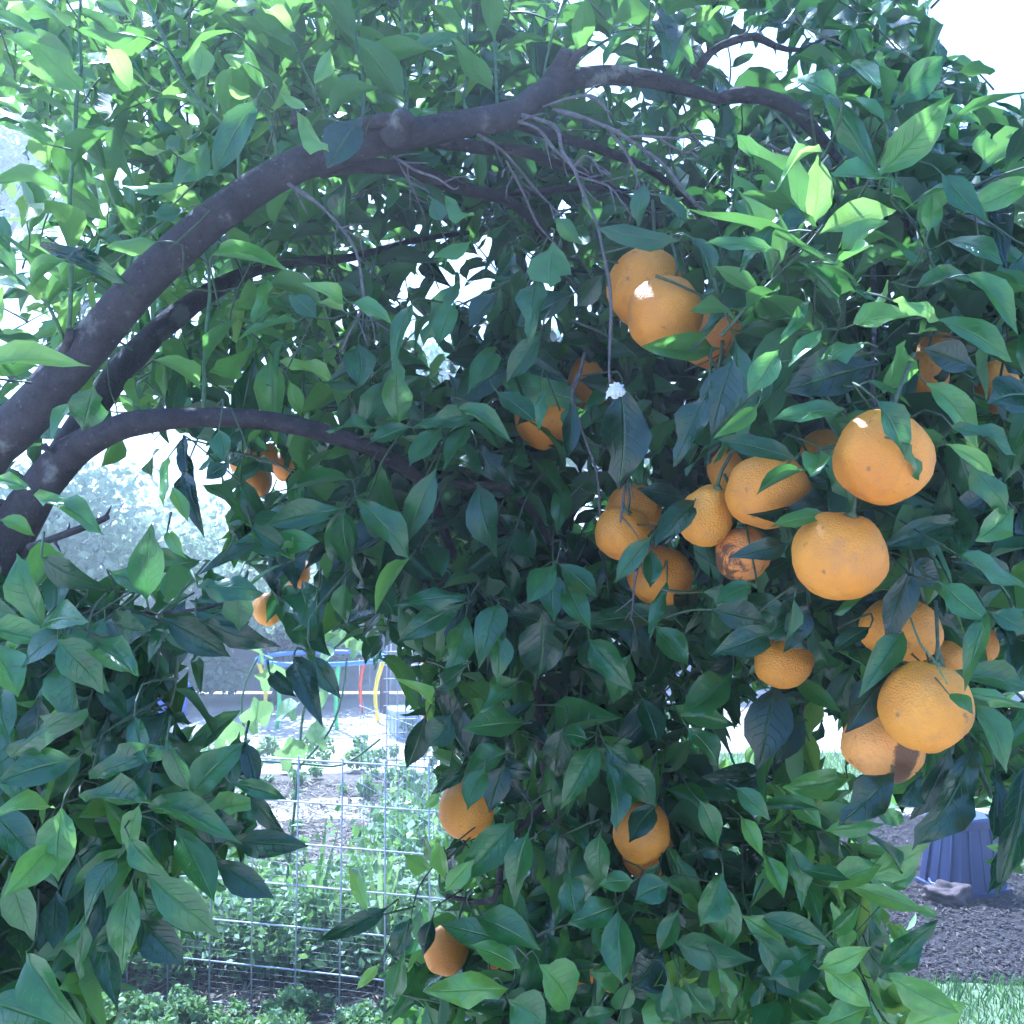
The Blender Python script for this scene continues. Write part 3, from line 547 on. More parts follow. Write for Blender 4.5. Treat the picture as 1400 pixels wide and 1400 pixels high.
# grey dead twigs
for pts in ([(714, 158, 6, 1.37), (761, 175, 6, 1.34), (771, 207, 6, 1.32), (786, 232, 6, 1.31), (800, 264, 6, 1.30), (814, 304, 5, 1.29), (825, 343, 5, 1.28), (834, 386, 5, 1.27), (837, 429, 5, 1.26), (834, 500, 4, 1.25), (832, 525, 4, 1.25)],
            [(711, 166, 5, 1.37), (736, 175, 5, 1.35), (754, 200, 5, 1.33), (779, 222, 4, 1.32)],
            [(756, 150, 7, 1.38), (807, 164, 6, 1.34), (843, 182, 6, 1.32), (879, 204, 5, 1.31), (907, 229, 5, 1.30), (936, 261, 5, 1.30), (964, 293, 4, 1.30), (979, 307, 3, 1.30)],
            [(857, 189, 4, 1.32), (871, 184, 4, 1.31), (925, 187, 4, 1.30), (950, 184, 3, 1.30), (1000, 190, 2, 1.31)],
            [(740, 146, 5, 1.38), (782, 134, 5, 1.36), (807, 132, 4, 1.35), (825, 143, 3, 1.35), (832, 160, 2, 1.35), (839, 172, 2, 1.35)],
            [(784, 230, 4, 1.31), (796, 214, 4, 1.30), (806, 214, 4, 1.30), (818, 225, 3, 1.29), (825, 240, 2, 1.29)],
            [(790, 244, 4, 1.30), (832, 254, 3, 1.29), (850, 275, 3, 1.28), (868, 300, 2, 1.28)],
            [(836, 180, 5, 1.33), (861, 214, 5, 1.33), (875, 250, 4, 1.33), (882, 293, 3, 1.34)],
            [(654, 184, 5, 1.38), (682, 204, 5, 1.40), (707, 229, 4, 1.41), (736, 264, 4, 1.42), (771, 297, 3, 1.43)],
            [(693, 221, 4, 1.40), (714, 264, 4, 1.41), (736, 307, 4, 1.42), (761, 338, 3, 1.43)],
            [(536, 214, 4, 1.35), (568, 232, 4, 1.34), (600, 246, 3, 1.33), (620, 259, 3, 1.33), (628, 253, 2, 1.33)],
            [(546, 222, 3, 1.36), (568, 264, 3, 1.37), (586, 307, 2, 1.38)],
            [(394, 252, 7, 1.33), (429, 275, 5, 1.30), (461, 307, 5, 1.29), (486, 343, 5, 1.28), (496, 386, 5, 1.28), (495, 418, 5, 1.28), (482, 450, 4, 1.27), (468, 484, 3, 1.27)],
            [(461, 307, 3, 1.29), (476, 318, 3, 1.28), (492, 328, 2, 1.28)], [(496, 420, 3, 1.28), (512, 440, 3, 1.27), (530, 452, 2, 1.27)],
            [(905, 190, 3, 1.3), (930, 206, 3, 1.3), (952, 208, 2, 1.3)], [(1050, 198, 4, 1.35), (1075, 212, 4, 1.33), (1104, 228, 3, 1.33)],
            [(800, 480, 4, 1.4), (790, 520, 4, 1.38), (782, 545, 5, 1.36), (800, 600, 4, 1.36), (815, 650, 4, 1.36), (820, 720, 3, 1.38)],
            [(858, 640, 4, 1.3), (853, 680, 4, 1.29), (850, 712, 3, 1.29)], [(890, 740, 4, 1.33), (872, 780, 4, 1.33), (866, 830, 3, 1.34), (862, 850, 2, 1.34)]):
    pts = [(x+random.uniform(-2.5, 2.5), y+random.uniform(-2.5, 2.5), t, d) for x, y, t, d in pts]; ex = []
    for k in range(random.randint(3, 6)):
        i = random.randrange(len(pts)-1); u = random.random(); x, y, t, d = [a+(b-a)*u for a, b in zip(pts[i], pts[i+1])]
        a = math.atan2(pts[i+1][1]-pts[i][1], pts[i+1][0]-pts[i][0])+random.choice((-1, 1))*random.uniform(0.4, 1.0); ll = random.uniform(8, 42)
        q = [P(x, y, d), P(x+ll*.5*math.cos(a)+random.uniform(-3, 3), y+ll*.5*math.sin(a)+random.uniform(-3, 3), d+random.uniform(-.02, .02)), P(x+ll*math.cos(a), y+ll*math.sin(a)+4, d+random.uniform(-.03, .03))]
        ex.append(tube(q, [0.0014, 0.0011, 0.0005], 5, 0.012, 0.2))
    limb('dead_twig', pts, M['dead'], 6, 0.01, 0.3, 0.7, extra=ex)
# upright green shoots
SHOOTS = []
for pts in ([(116, -40, 3, 1.32), (108, 30, 4, 1.33), (111, 90, 5, 1.32), (104, 143, 6, 1.31), (102, 200, 6, 1.32), (95, 271, 6, 1.33), (98, 357, 6, 1.33), (94, 468, 7, 1.34)],
            [(185, -40, 5, 1.30), (200, 0, 6, 1.30), (225, 54, 6, 1.30), (250, 111, 6, 1.30), (279, 143, 6, 1.30), (311, 175, 6, 1.31), (325, 207, 6, 1.32), (327, 250, 6, 1.33)],
            [(346, 110, 4, 1.32), (358, 140, 4, 1.32), (370, 166, 6, 1.32), (380, 220, 6, 1.33)],
            [(371, 14, 3, 1.28), (393, 40, 4, 1.29), (418, 100, 4, 1.31), (446, 160, 5, 1.34)],
            [(292, 290, 3, 1.4), (284, 343, 5, 1.38), (287, 400, 5, 1.37), (281, 470, 6, 1.36), (278, 562, 6, 1.35)],
            [(482, -20, 4, 1.42), (491, 20, 5, 1.41), (488, 60, 6, 1.4), (497, 110, 6, 1.38), (496, 180, 6, 1.36)], [(538, -20, 4, 1.44), (550, 30, 5, 1.43), (549, 80, 6, 1.41), (556, 120, 6, 1.39), (554, 165, 6, 1.37)],
            [(648, -20, 3, 1.45), (638, 30, 4, 1.46), (641, 95, 5, 1.44), (634, 130, 5, 1.41), (640, 170, 5, 1.39)], [(672, -20, 4, 1.46), (676, 60, 4, 1.46), (680, 150, 5, 1.4)],
            [(-20, 335, 4, 1.3), (36, 393, 5, 1.31), (64, 414, 5, 1.32), (88, 465, 6, 1.34)],
            [(790, 85, 3, 1.44), (820, 60, 4, 1.5), (880, 30, 3, 1.55), (920, 0, 3, 1.6)], [(742, 110, 3, 1.42), (752, 60, 4, 1.46), (770, 0, 3, 1.5)],
            [(1245, 845, 3, .98), (1258, 880, 3, .96), (1275, 900, 3, .95), (1295, 935, 2, .945)]):
    limb('green_shoot', pts, M['shoot'], 7, 0.02, 0.05, 0); SHOOTS.append(pts)

# ------------------------------------------------------------------ oranges
OR = [  # cx, cy, rx, ry, depth, material, tilt, calyx shown, label
 (881, 393, 50, 55, 1.36, 'peel', 0, 0, 'orange tucked half behind another at the top of the fruit cluster'),
 (909, 431, 53, 52, 1.27, 'peel', 0, 0, 'round orange in front of the topmost pair beside the dead twig'),
 (970, 456, 45, 46, 1.37, 'peel', 0, 0, 'shaded orange behind leaves to the right of the topmost pair'),
 (812, 524, 36, 40, 1.62, 'peel', 0, 0, 'shaded orange hidden behind thin twigs below the topmost pair'),
 (745, 572, 42, 42, 1.52, 'peel', 0, 0, 'dark shaded orange with two narrow leaves hanging over it'),
 (1207, 626, 66, 65, 1.00, 'peel', 0, 0, 'large bright orange with one green leaf lying over its top'),
 (1148, 760, 65, 61, 1.03, 'peel', 0, 0, 'large orange with small dark pits, directly below the brightest one'),
 (1050, 671, 58, 52, 1.14, 'peel', 0, 0, 'orange with a thin leaf crossing its face beside the largest oranges'),
 (966, 705, 37, 45, 1.20, 'peel', 0, 1, 'small pear-shaped orange half covered by a dark leaf'),
 (1001, 642, 34, 34, 1.36, 'peel', 0, 0, 'dark orange barely visible above the small pear-shaped one'),
 (1015, 758, 37, 38, 1.21, 'peel_scar', 0, 0, 'small orange with brown scabby scars on one side'),
 (866, 698, 38, 37, 1.42, 'peel', 0, 0, 'orange behind another in the middle cluster of three'),
 (851, 729, 38, 37, 1.36, 'peel', 0, 1, 'orange with a dark stalk mark at the front of the middle cluster'),
 (902, 786, 45, 42, 1.44, 'peel', 0, 0, 'lowest orange of the middle cluster, crossed by leaves and a twig'),
 (1232, 861, 56, 44, 1.17, 'peel', 0, 0, 'orange with a folded dark leaf hanging down its middle'),
 (1072, 904, 41, 37, 1.30, 'peel', 0, 0, 'shaded orange under dark leaves, alone below the scarred one'),
 (1265, 966, 61, 63, 1.03, 'peel', 0.25, 0, 'large lumpy orange with a thin green tendril on its top'),
 (1208, 1019, 56, 49, 1.12, 'peel_stain', 0, 0, 'orange with a dark brown stain running down one side'),
 (638, 1105, 38, 42, 1.50, 'peel', 0, 0, 'orange hanging at the edge of the foliage next to the wire fence'),
 (877, 1138, 39, 42, 1.45, 'peel', 0, 0, 'orange with a small round dark leaf in front of it, low centre'),
 (886, 1166, 36, 37, 1.56, 'peel', 0, 0, 'dark orange directly beneath the low centre one'),
 (610, 1299, 30, 35, 1.70, 'peel', 0.2, 1, 'small sunlit orange lowest beside the wire fence'),
 (690, 1313, 23, 21, 1.82, 'peel', 0, 0, 'sliver of an orange between pale leaves near the lowest sunlit one'),
 (815, 1318, 38, 42, 1.62, 'peel', 0, 0, 'deeply shaded orange behind large leaves at the bottom centre'),
 (1262, 516, 34, 34, 1.28, 'peel', 0, 0, 'shaded orange behind leaves just above the brightest one'),
 (1282, 480, 27, 28, 1.34, 'peel', 0, 0, 'orange showing only its lit top above the brightest one'),
 (1360, 528, 36, 37, 1.36, 'peel', 0, 0, 'half hidden orange near the picture edge above the bright one'),
 (1336, 882, 27, 30, 1.38, 'peel', 0, 0, 'orange sliver behind a shiny pale leaf near the picture edge'),
 (1290, 905, 32, 28, 1.24, 'peel', 0, 0, 'orange wedged behind the large lumpy one'),
 (1125, 614, 32, 27, 1.28, 'peel', 0, 0, 'dark orange in the gap between the two upper large oranges'),
 (350, 657, 23, 24, 2.30, 'peel', 0, 0, 'far orange hanging lowest in the cluster under the arched lower limb'),
 (331, 632, 17, 17, 2.36, 'peel', 0, 0, 'smallest far orange at the outer side of the cluster under the limb'),
 (358, 620, 22, 22, 2.42, 'peel', 0, 0, 'far orange at the top of the cluster under the arched limb'),
 (391, 637, 20, 22, 2.46, 'peel', 0, 0, 'far shaded orange on the inner side of the cluster under the limb'),
 (404, 784, 20, 21, 2.50, 'peel', 0, 0, 'far glowing orange behind a hanging leaf below the cluster'),
 (367, 833, 21, 23, 2.40, 'peel', 0, 0, 'far orange lowest at the edge of the bright garden gap'),
 (512, 675, 20, 20, 2.20, 'peel', 0, 0, 'dark red-orange fruit deep among the central leaves'),
 (757, 1203, 19, 20, 1.85, 'peel', 0, 0, 'tiny patch of orange deep in the lower central foliage'),
]
def orange_mesh(i):
    r = random.Random(100+i); vs, fs = [], []; NU, NV = 36, 22; sd = r.uniform(0, 50)
    nav = r.uniform(0.4, 1.0)
    for j in range(NV+1):
        th = math.pi*j/NV
        for k in range(NU):
            a = 2*math.pi*k/NU; n = Vector((math.sin(th)*math.cos(a), math.sin(th)*math.sin(a), math.cos(th)))
            rad = 1+0.075*noise.noise(n*1.6+Vector((sd, 0, 0)))+0.016*noise.noise(n*5+Vector((0, sd, 0)))+(0.010*noise.noise(n*11+Vector((0, sd, 0))) if n.z < 0.2 else 0)
            rad -= 0.075*math.exp(-(th/0.22)**2)                                    # dimple at the stalk
            rad += 0.03*math.exp(-((th-0.55)/0.35)**2)*math.cos(5*a+sd)*0.5         # ribbed shoulder
            rad -= nav*0.06*math.exp(-((math.pi-th)/0.14)**2)                       # navel
            vs.append(tuple(n*rad))
    for j in range(NV):
        for k in range(NU):
            q = (k+1) % NU; fs.append((j*NU+k, (j+1)*NU+k, (j+1)*NU+q, j*NU+q))
    return vs, fs
star = []
def calyx_mesh():
    vs = [(0, 0, 0.006)]; n = 10
    for i in range(n): a = 2*math.pi*i/n; r = 0.0085 if i % 2 == 0 else 0.004; vs.append((r*math.cos(a), r*math.sin(a), 0.0015 if i % 2 else 0.0))
    vs.append((0, 0, -0.003)); return vs, [(0, i+1, (i+1) % n+1) for i in range(n)]+[(n+1, (i+1) % n+1, i+1) for i in range(n)]
cal = mesh_from('calyx', *calyx_mesh(), [M['calyx']])
ORD = []
for i, (cx, cy, rx, ry, d, mat, tilt, cshow, label) in enumerate(OR):
    c = P(cx, cy, d); RX = rx*d/F; RZ = ry*d/F; r = random.Random(i)
    vs, fs = orange_mesh(i); RY = (RX+RZ)/2
    if i == 8: vs = [(x*(1-0.22*max(0, z)), y*(1-0.22*max(0, z)), z) for x, y, z in vs]
    me = mesh_from('orange', [(x*RX, y*RY, z*RZ) for x, y, z in vs], fs, [M[mat]])
    o = ob('orange', me, None, label=label, category='orange', group='oranges hanging in the tree'); o.location = c
    o.rotation_euler = (r.uniform(-.25, .25)+(0.6 if cshow else 0.1), tilt+r.uniform(-.35, .35), 0)
    q = ob('calyx', cal, o); q.location = (0, 0, RZ*0.925)
    sv, sf = tube([(0, 0, RZ*0.9), (r.uniform(-.004, .004), 0.004, RZ*0.93+0.02), (r.uniform(-.02, .02), 0.03, RZ*0.93+0.06)], [0.0022, 0.0019, 0.0021], 6, 0.02)
    ob('stalk', mesh_from('stalk', sv, sf, [M['twig']]), o)
    ORD.append((cx, cy, (rx+ry)/2, d, (RX+RZ)/2, i))

# ------------------------------------------------------------------ leaves
ST = [(0.0, 0.20), (0.09, 0.54), (0.25, 0.88), (0.45, 1.0), (0.65, 0.82), (0.82, 0.48), (0.94, 0.17)]
def leaf_variant(k):
    r = random.Random(40+k); bend = (-0.10, -0.22, -0.34, 0.08, -0.16, -0.28, -0.05, -0.50, -0.62, 0.16, -0.38, -0.20)[k]; fold = (0.30, 0.45, 0.22, 0.65, 0.95, 0.35, 0.15, 0.6, 0.3, 0.8, -0.25, 1.3)[k]
    wav = (0.03, 0.06, 0.03, 0.08, 0.04, 0.10, 0.05, 0.06, 0.05, 0.07, 0.11, 0.04)[k]; side = r.uniform(-0.10, 0.10); tw = r.uniform(-0.45, 0.45); pw = r.uniform(0.82, 1.22)
    vs = [(0, -0.13, 0.0)]; uv = [(0.5, 0.0)]
    ph = r.uniform(0, 6)
    def zc(t): return bend*t*t
    for si, (t, w_) in enumerate(ST):
        t = t**pw
        for s in (-1, -0.5, 0, 0.5, 1):
            x = s*w_*0.5*(0.55 if (k, si, s > 0) in ((5, 4, True), (10, 2, False), (2, 5, True)) else 1); xx = x+side*math.sin(math.pi*t); z = zc(t)+abs(x)*fold*0.6+(wav*math.sin(9*t+ph+(1.7 if s > 0 else 0))*abs(s)**1.5)+tw*x*t
            vs.append((xx, t, z)); uv.append((0.5+s*0.5, t))
    vs.append((side*0.2, 1.04, zc(1.04)+0.0)); uv.append((0.5, 1.0))
    tri = []
    for j in range(4): tri.append((0, 1+j+1, 1+j))
    for i in range(len(ST)-1):
        for j in range(4):
            a = 1+i*5+j; tri += [(a, a+1, a+6), (a, a+6, a+5)]
    e = 1+(len(ST)-1)*5; T = len(vs)-1
    for j in range(4): tri.append((e+j, e+j+1, T))
    return np.array(vs), np.array(tri), np.array(uv)
LV = [leaf_variant(k) for k in range(12)]
LV = [(v, t[:, ::-1] if False else t, u) for v, t, u in LV]
leaves = []                                       # (3x3 axes as columns, base, variant, tone, keep)
def add_leaf(base, dirv, nrm, L, W, tone, var=None):
    y = dirv/np.linalg.norm(dirv); z = nrm-(nrm @ y)*y; nz = np.linalg.norm(z)
    if nz < 1e-3: z = np.cross(y, RT); nz = np.linalg.norm(z)
    z = z/nz; x = np.cross(y, z)
    leaves.append((np.stack([x*W, y*L, z*L], axis=1), np.array(base), random.randrange(12) if var is None else var, tone))
twigs = []                                        # loose twig tubes
def tw(pts, r0, r1, seg=4): twigs.append(tube(pts, np.linspace(r0, r1, len(pts)), seg, 0.03))

# density of the foliage over the view: # closed, + loose, - sparse, . open (one letter for 50 px of the photo)
DM = """++############+##+#+##+#++..
++#############+-+#+-+###++.
++##############+##+-++###++
-++##############+#++#+###++
-+++##############+##+######
-+++###############+########
+++####+####################
+++#########+#+##+#####+##+#
++########+#+#++########+##+
++#########+#+#+###########+
+++##+##########+###########
++++++##########+###########
+..-..##########+###########
+....-##########+###########
+.....+#####################
++.---+#####################
###+#+--+###########+#######
###++---+.-###########+##+##
####+---...#######+##+#####+
####+--....+#######+-+#+###+
#####+-....+#######+-+--####
#######-....#######+###+####
#######.....+######+###+...#
#######.....############-..+
#####.......############-...
#####......+############+...
####......+#############+...
###.......+##############-..""".split('\n')
DEN = {'#': 1.0, '+': 0.62, '-': 0.22, '.': 0.0}
dens = np.array([[DEN[c] for c in (row+'++++')[:28]] for row in DM])
def den(px, py):
    q = Vector((px/70, py/70, 3.3)); q2 = Vector((px/26, py/26, 9.1))
    x = (px+52*noise.noise(q)+26*noise.noise(q2))/50-0.5; y = (py+52*noise.noise(q+Vector((7, 3, 1)))+26*noise.noise(q2+Vector((4, 8, 2))))/50-0.5
    i, j = int(min(27, max(0, round(y)))), int(min(27, max(0, round(x))))
    return dens[i, j]
HL = {}
# prominent leaves: base px, tip px, width, tone (d dark, m mature, l sheen painted as paler, y young, Y young with sunlit brightness painted in), grouped by where they hang
HL[(0.98, 0)] = """68 1104 -2 1090 40 y;84 1114 79 1203 57 y;66 1160 18 1216 42 y;157 1178 103 1232 44 m;178 1216 159 1323 46 y;210 1203 293 1273 50 m;246 1139 291 1223 50 m;212 1104 297 1110 42 l;118 1090 211 1106 44 l;264 1084 300 1018 48 l;132 1060 210 1021 40 m;96 1040 -5 1070 48 m;188 1108 173 1165 36 y;180 1150 211 1200 34 m;190 1253 246 1320 46 d;266 1128 326 1130 44 d;320 1150 412 1157 36 d;298 1178 368 1228 36 d;345 1090 378 1137 28 d;322 1072 390 1090 22 m;336 1018 350 1076 26 d;404 905 425 957 38 d;430 900 465 953 28 d;372 922 412 955 24 d;92 895 104 990 56 m;90 872 135 930 50 m;-10 885 23 955 50 y;0 940 12 1010 40 m;140 1235 160 1378 44 d;78 1225 72 1293 34 d;40 1310 78 1410 55 m;-10 1370 75 1400 60 m;115 1255 95 1340 38 m;15 1200 40 1290 45 m;-5 1115 48 1160 45 m;55 848 14 768 48 l;60 855 93 820 40 l;-15 860 76 873 32 y;85 865 17 905 44 m;84 880 135 930 50 m;125 880 190 930 45 m;62 765 118 808 40 d;200 812 195 737 44 m;157 785 213 812 40 m;279 802 354 795 40 m;325 810 328 862 40 m;150 850 200 862 44 d;232 850 310 895 46 d;280 852 366 888 40 d;230 1020 255 1085 34 m;150 1000 115 1050 40 d;185 985 200 1040 36 m;20 1030 60 975 40 m;55 960 45 1030 42 d"""
HL[(1.16, 0)] = """-20 500 82 470 36 Y;127 535 112 592 50 m;99 552 65 570 30 y;-5 655 45 672 22 y;55 680 130 705 34 y;5 712 46 722 24 y;250 600 248 628 16 d;247 620 262 655 22 d;250 650 262 703 28 d;230 630 222 690 18 Y;237 670 255 707 22 Y;310 635 282 652 24 d;300 590 307 630 28 m;230 730 247 757 20 Y;340 745 292 768 20 d;108 120 50 62 42 y;176 118 157 55 24 Y;-10 15 50 45 22 y;190 50 107 36 18 y;312 45 250 50 20 y;400 40 360 15 22 Y;275 62 270 110 34 Y;335 85 305 75 20 Y;432 110 450 65 24 Y;410 160 448 226 27 Y;490 165 447 222 48 d;345 145 292 240 48 m;280 200 243 262 44 m;225 205 165 217 18 Y;245 212 270 205 18 Y;65 340 155 370 30 d;60 195 -5 165 22 y;85 358 36 385 24 y;255 285 200 312 28 m;300 350 390 360 24 y;430 432 395 398 30 m;468 412 437 383 26 Y;468 425 436 410 20 Y;482 415 535 432 26 y;400 440 330 445 24 m;240 255 168 265 22 y;212 330 148 335 22 y;360 120 335 60 20 y;385 130 420 150 16 Y;340 130 310 118 14 Y;372 150 385 108 16 Y"""
HL[(1.30, 0)] = """460 697 365 712 34 m;450 710 362 738 34 m;470 706 464 790 42 m;474 657 390 663 18 m;368 752 370 815 28 d;398 745 403 795 34 d;472 800 462 855 30 m;685 540 732 572 40 m;675 480 645 525 34 m;735 460 692 520 34 m;652 565 572 575 30 m;632 560 690 575 28 m;640 585 605 625 32 m;600 590 560 635 40 m;515 585 455 572 26 m;555 585 505 600 28 m;655 615 685 655 36 d;655 670 665 745 52 m;495 690 560 750 46 m;468 700 465 785 42 m;592 650 552 740 40 m;757 775 722 818 34 m;757 785 758 847 36 m;770 775 815 812 38 m;775 800 808 858 34 m;742 850 745 935 62 d;635 815 555 815 32 m;625 830 545 877 36 m;635 850 618 915 40 m;680 830 660 880 42 m;680 870 688 918 34 m;555 770 510 830 20 Y;825 540 800 558 20 m;490 475 490 530 42 m;545 575 545 500 40 y;690 1030 625 1050 42 l;712 988 640 990 40 l;580 985 558 1050 36 d;615 980 585 1020 42 d;770 1000 748 1080 40 d;812 1025 775 1088 40 m;830 1020 878 1072 44 m;800 1010 770 1005 30 m;850 1050 902 1096 40 m;835 1055 853 1125 34 m;893 1105 862 1150 34 d;697 1130 635 1198 48 m;720 1145 690 1225 40 m;763 1140 757 1208 34 d;820 1145 810 1220 40 m;660 1055 640 1105 34 m;688 1050 670 1110 36 d;630 1060 580 1090 14 d;600 1085 582 1105 14 Y;655 1255 732 1285 44 m;690 1285 607 1270 36 m;705 1320 645 1292 36 l;685 1352 600 1355 46 y;700 1370 745 1405 60 m;745 1325 808 1375 62 y;845 1255 845 1340 50 m;900 1300 860 1350 60 d;838 1240 783 1255 42 m;780 1200 790 1255 36 l;862 1205 820 1210 28 m;910 1210 870 1230 40 m;925 1250 900 1300 30 l;585 1188 550 1165 24 Y;607 1195 600 1142 24 Y;595 1185 580 1142 20 y;612 1215 640 1180 26 y;522 1245 452 1285 26 d;517 1320 488 1352 14 Y;550 1310 533 1372 30 m;560 1260 540 1310 30 d;590 1260 575 1305 26 d;500 1240 478 1190 18 Y;925 1345 905 1405 38 m;590 960 572 930 20 Y;600 940 640 905 26 m;700 940 660 960 30 m;810 880 850 930 40 m;860 900 830 960 40 m;900 860 940 910 36 m;880 960 900 1010 40 d"""
HL[(1.22, 0)] = """915 328 815 312 38 m;755 338 753 402 58 l;612 272 645 315 26 y;590 272 605 305 22 m;640 332 585 365 24 y;975 476 876 474 36 y;1037 392 946 447 36 m;900 20 920 65 40 d;735 380 715 450 40 m;850 540 853 655 66 d;783 560 778 620 24 d;742 535 738 575 18 l;885 740 842 795 30 m;890 755 888 803 26 m;910 800 888 855 22 m;930 680 885 675 30 d;945 690 900 735 40 d;820 380 790 420 30 d;790 330 765 300 26 m;950 330 985 370 30 m;880 255 870 300 28 m;905 270 940 300 30 m;680 400 640 440 30 d;620 420 600 470 30 m;560 420 530 470 28 m;700 350 670 390 26 d"""
HL[(1.02, 0)] = """1105 300 1003 196 28 l;1112 300 1118 214 44 Y;1130 315 1218 266 40 Y;1158 378 993 254 26 y;1150 345 1200 296 40 y;1145 360 1195 340 34 y;1142 408 1100 355 20 l;1207 232 1300 130 50 y;1197 232 1127 110 36 m;1207 165 1163 103 30 y;1212 155 1192 75 24 l;1212 245 1142 228 36 l;1228 140 1295 75 44 m;1118 208 1066 207 18 Y;1320 258 1250 245 30 l;1270 312 1275 265 28 l;1405 250 1322 285 40 y;1165 445 1235 420 45 Y;1190 420 1225 395 30 Y;1228 412 1297 420 24 y;1180 470 1115 480 40 l;1290 440 1390 465 36 l;1100 415 1080 455 20 m;1120 455 1085 485 26 y;1050 340 965 330 28 m;1345 215 1350 178 30 l;1280 175 1398 115 36 l;1200 550 1248 615 44 m;1193 524 1250 552 30 l;1210 532 1232 470 40 y;1145 560 1058 572 34 m;1190 500 1080 525 62 d;1078 625 980 600 36 m;1122 620 1108 655 36 m;1095 645 1034 667 14 m;1125 705 1057 718 30 l;1145 680 1100 708 45 d;1000 500 972 577 58 d;1060 485 1025 535 40 y;1030 560 980 597 22 y;965 540 918 620 42 d;1245 780 1213 888 42 d;1230 870 1190 925 38 l;1290 800 1355 850 40 l;1315 760 1402 800 44 l;1310 585 1397 605 34 m;1275 530 1357 580 40 y;1300 610 1368 638 18 Y;1300 715 1215 745 40 d;1250 770 1285 795 40 d;1315 920 1405 945 42 m;1345 845 1320 915 30 l;1328 500 1270 475 40 d;1405 540 1355 550 60 d;980 835 1050 845 40 d;1050 865 985 890 40 d;1105 830 1075 890 40 d;1085 820 1070 870 20 m;1185 860 1140 882 28 d;1025 800 980 825 30 m;1070 745 1028 758 30 d;1075 695 1035 705 22 d;1215 1062 1155 1118 52 d;1255 1060 1220 1100 36 d;1325 1035 1275 1158 60 d;1295 1030 1270 1125 30 d;1360 1060 1350 1155 40 d;1405 1050 1380 1200 46 d;1370 1160 1342 1225 24 d;1405 965 1330 938 24 y;1215 925 1160 1000 50 d;1340 970 1385 1030 40 l;1330 640 1390 690 40 m;1345 680 1300 700 34 d;1330 380 1395 420 36 l;1300 330 1370 330 36 m;1260 390 1330 360 30 m;1240 610 1275 650 16 m;1380 700 1330 740 40 y;1360 840 1405 860 36 m;1140 130 1090 90 36 m;1060 300 1020 340 30 m;1290 240 1350 300 36 m;1300 950 1330 960 22 l"""
HL[(1.28, 1)] = """1125 1322 1188 1295 30 Y;1130 1325 1185 1365 42 Y;1205 1330 1278 1272 40 m;1045 1255 1130 1277 30 m;1020 1255 1075 1290 34 Y;1140 1210 1205 1185 40 y;1190 1195 1280 1160 44 Y;1160 1210 1265 1245 26 Y;1135 1135 1195 1128 24 y;1150 1065 1065 1075 38 y;1050 1065 970 1060 32 d;1075 1090 1125 1125 34 y;1035 1105 1115 1115 16 l;1015 1120 1042 1165 22 Y;1045 1170 1068 1230 26 y;1080 1160 1105 1220 34 l;1040 1285 1110 1360 40 m;990 1215 1002 1302 36 m;985 1200 955 1265 44 m;930 1290 1005 1318 46 m;915 1345 930 1405 40 m;938 1345 980 1405 40 m;985 1330 1010 1378 20 y;1225 1340 1310 1385 45 Y;1240 1405 1320 1375 50 Y;995 925 930 980 46 m;1060 945 1045 1040 60 d;1090 970 1065 1040 44 d;1100 1190 1160 1200 26 l;1010 1080 1050 1110 28 l;1140 1270 1175 1240 24 l;1160 1300 1150 1250 26 Y;1110 1300 1060 1330 34 m;1180 1380 1120 1400 40 y;1060 1370 1040 1405 40 m;960 1100 990 1150 30 l;945 1000 990 1040 40 m;1220 1215 1245 1190 20 l;1230 1190 1215 1145 18 m;1250 1245 1285 1250 14 Y"""
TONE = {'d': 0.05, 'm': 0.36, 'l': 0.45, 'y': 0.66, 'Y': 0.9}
for (d0, low), txt in HL.items():
    for it in txt.split(';'):
        f = it.split(); bx, by, tx, ty, wp = map(float, f[:5]); lk = f[5]
        d = d0+random.uniform(-0.03, 0.03)+(0.05 if lk == 'd' else 0)
        for (ox, oy, orad, od, om, oi) in ORD:                    # a leaf that hangs over a fruit is in front of it
            if oi in (2, 9, 11, 20, 22, 23, 24, 25, 26, 28, 29) or oi >= 30: continue
            for u in (0.2, 0.45, 0.7, 0.95):
                if math.hypot(bx+(tx-bx)*u-ox, by+(ty-by)*u-oy) < orad*0.9: d = min(d, od-om*0.95-0.02)
        b = P(bx, by, d+random.uniform(0.0, 0.03)); t_ = P(tx, ty, d-random.uniform(-0.015, 0.03))
        L = np.linalg.norm(t_-b); W = wp*d/F*1.08
        n = -FW*0.95+UP*(0.55 if lk != 'l' else 0.9)+np.array([random.gauss(0, .28), random.gauss(0, .15), random.gauss(0, .22)])
        if by < 340 and bx < 950 and random.random() < 0.55: n = -n; n[2] = -abs(n[2])*0.3 - 0.0
        if lk == 'd': n = -FW+UP*0.15+np.array([random.gauss(0, .3), 0, random.gauss(0, .2)])
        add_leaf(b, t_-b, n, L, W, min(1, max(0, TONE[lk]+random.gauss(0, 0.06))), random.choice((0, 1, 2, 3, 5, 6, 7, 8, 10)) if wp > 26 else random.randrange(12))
        back = b-(t_-b)/L*0.02+FW*0.03+UP*random.uniform(-.01, .02); far = back+FW*0.09+np.array([random.gauss(0, .03), 0, random.gauss(0, .03)])
        xf, yf, _ = proj(far)
        tw([b-(t_-b)/L*0.1*L, back] + ([far] if den(xf, yf) > 0.5 else []), 0.0009, 0.0014)
n_hero = len(leaves)

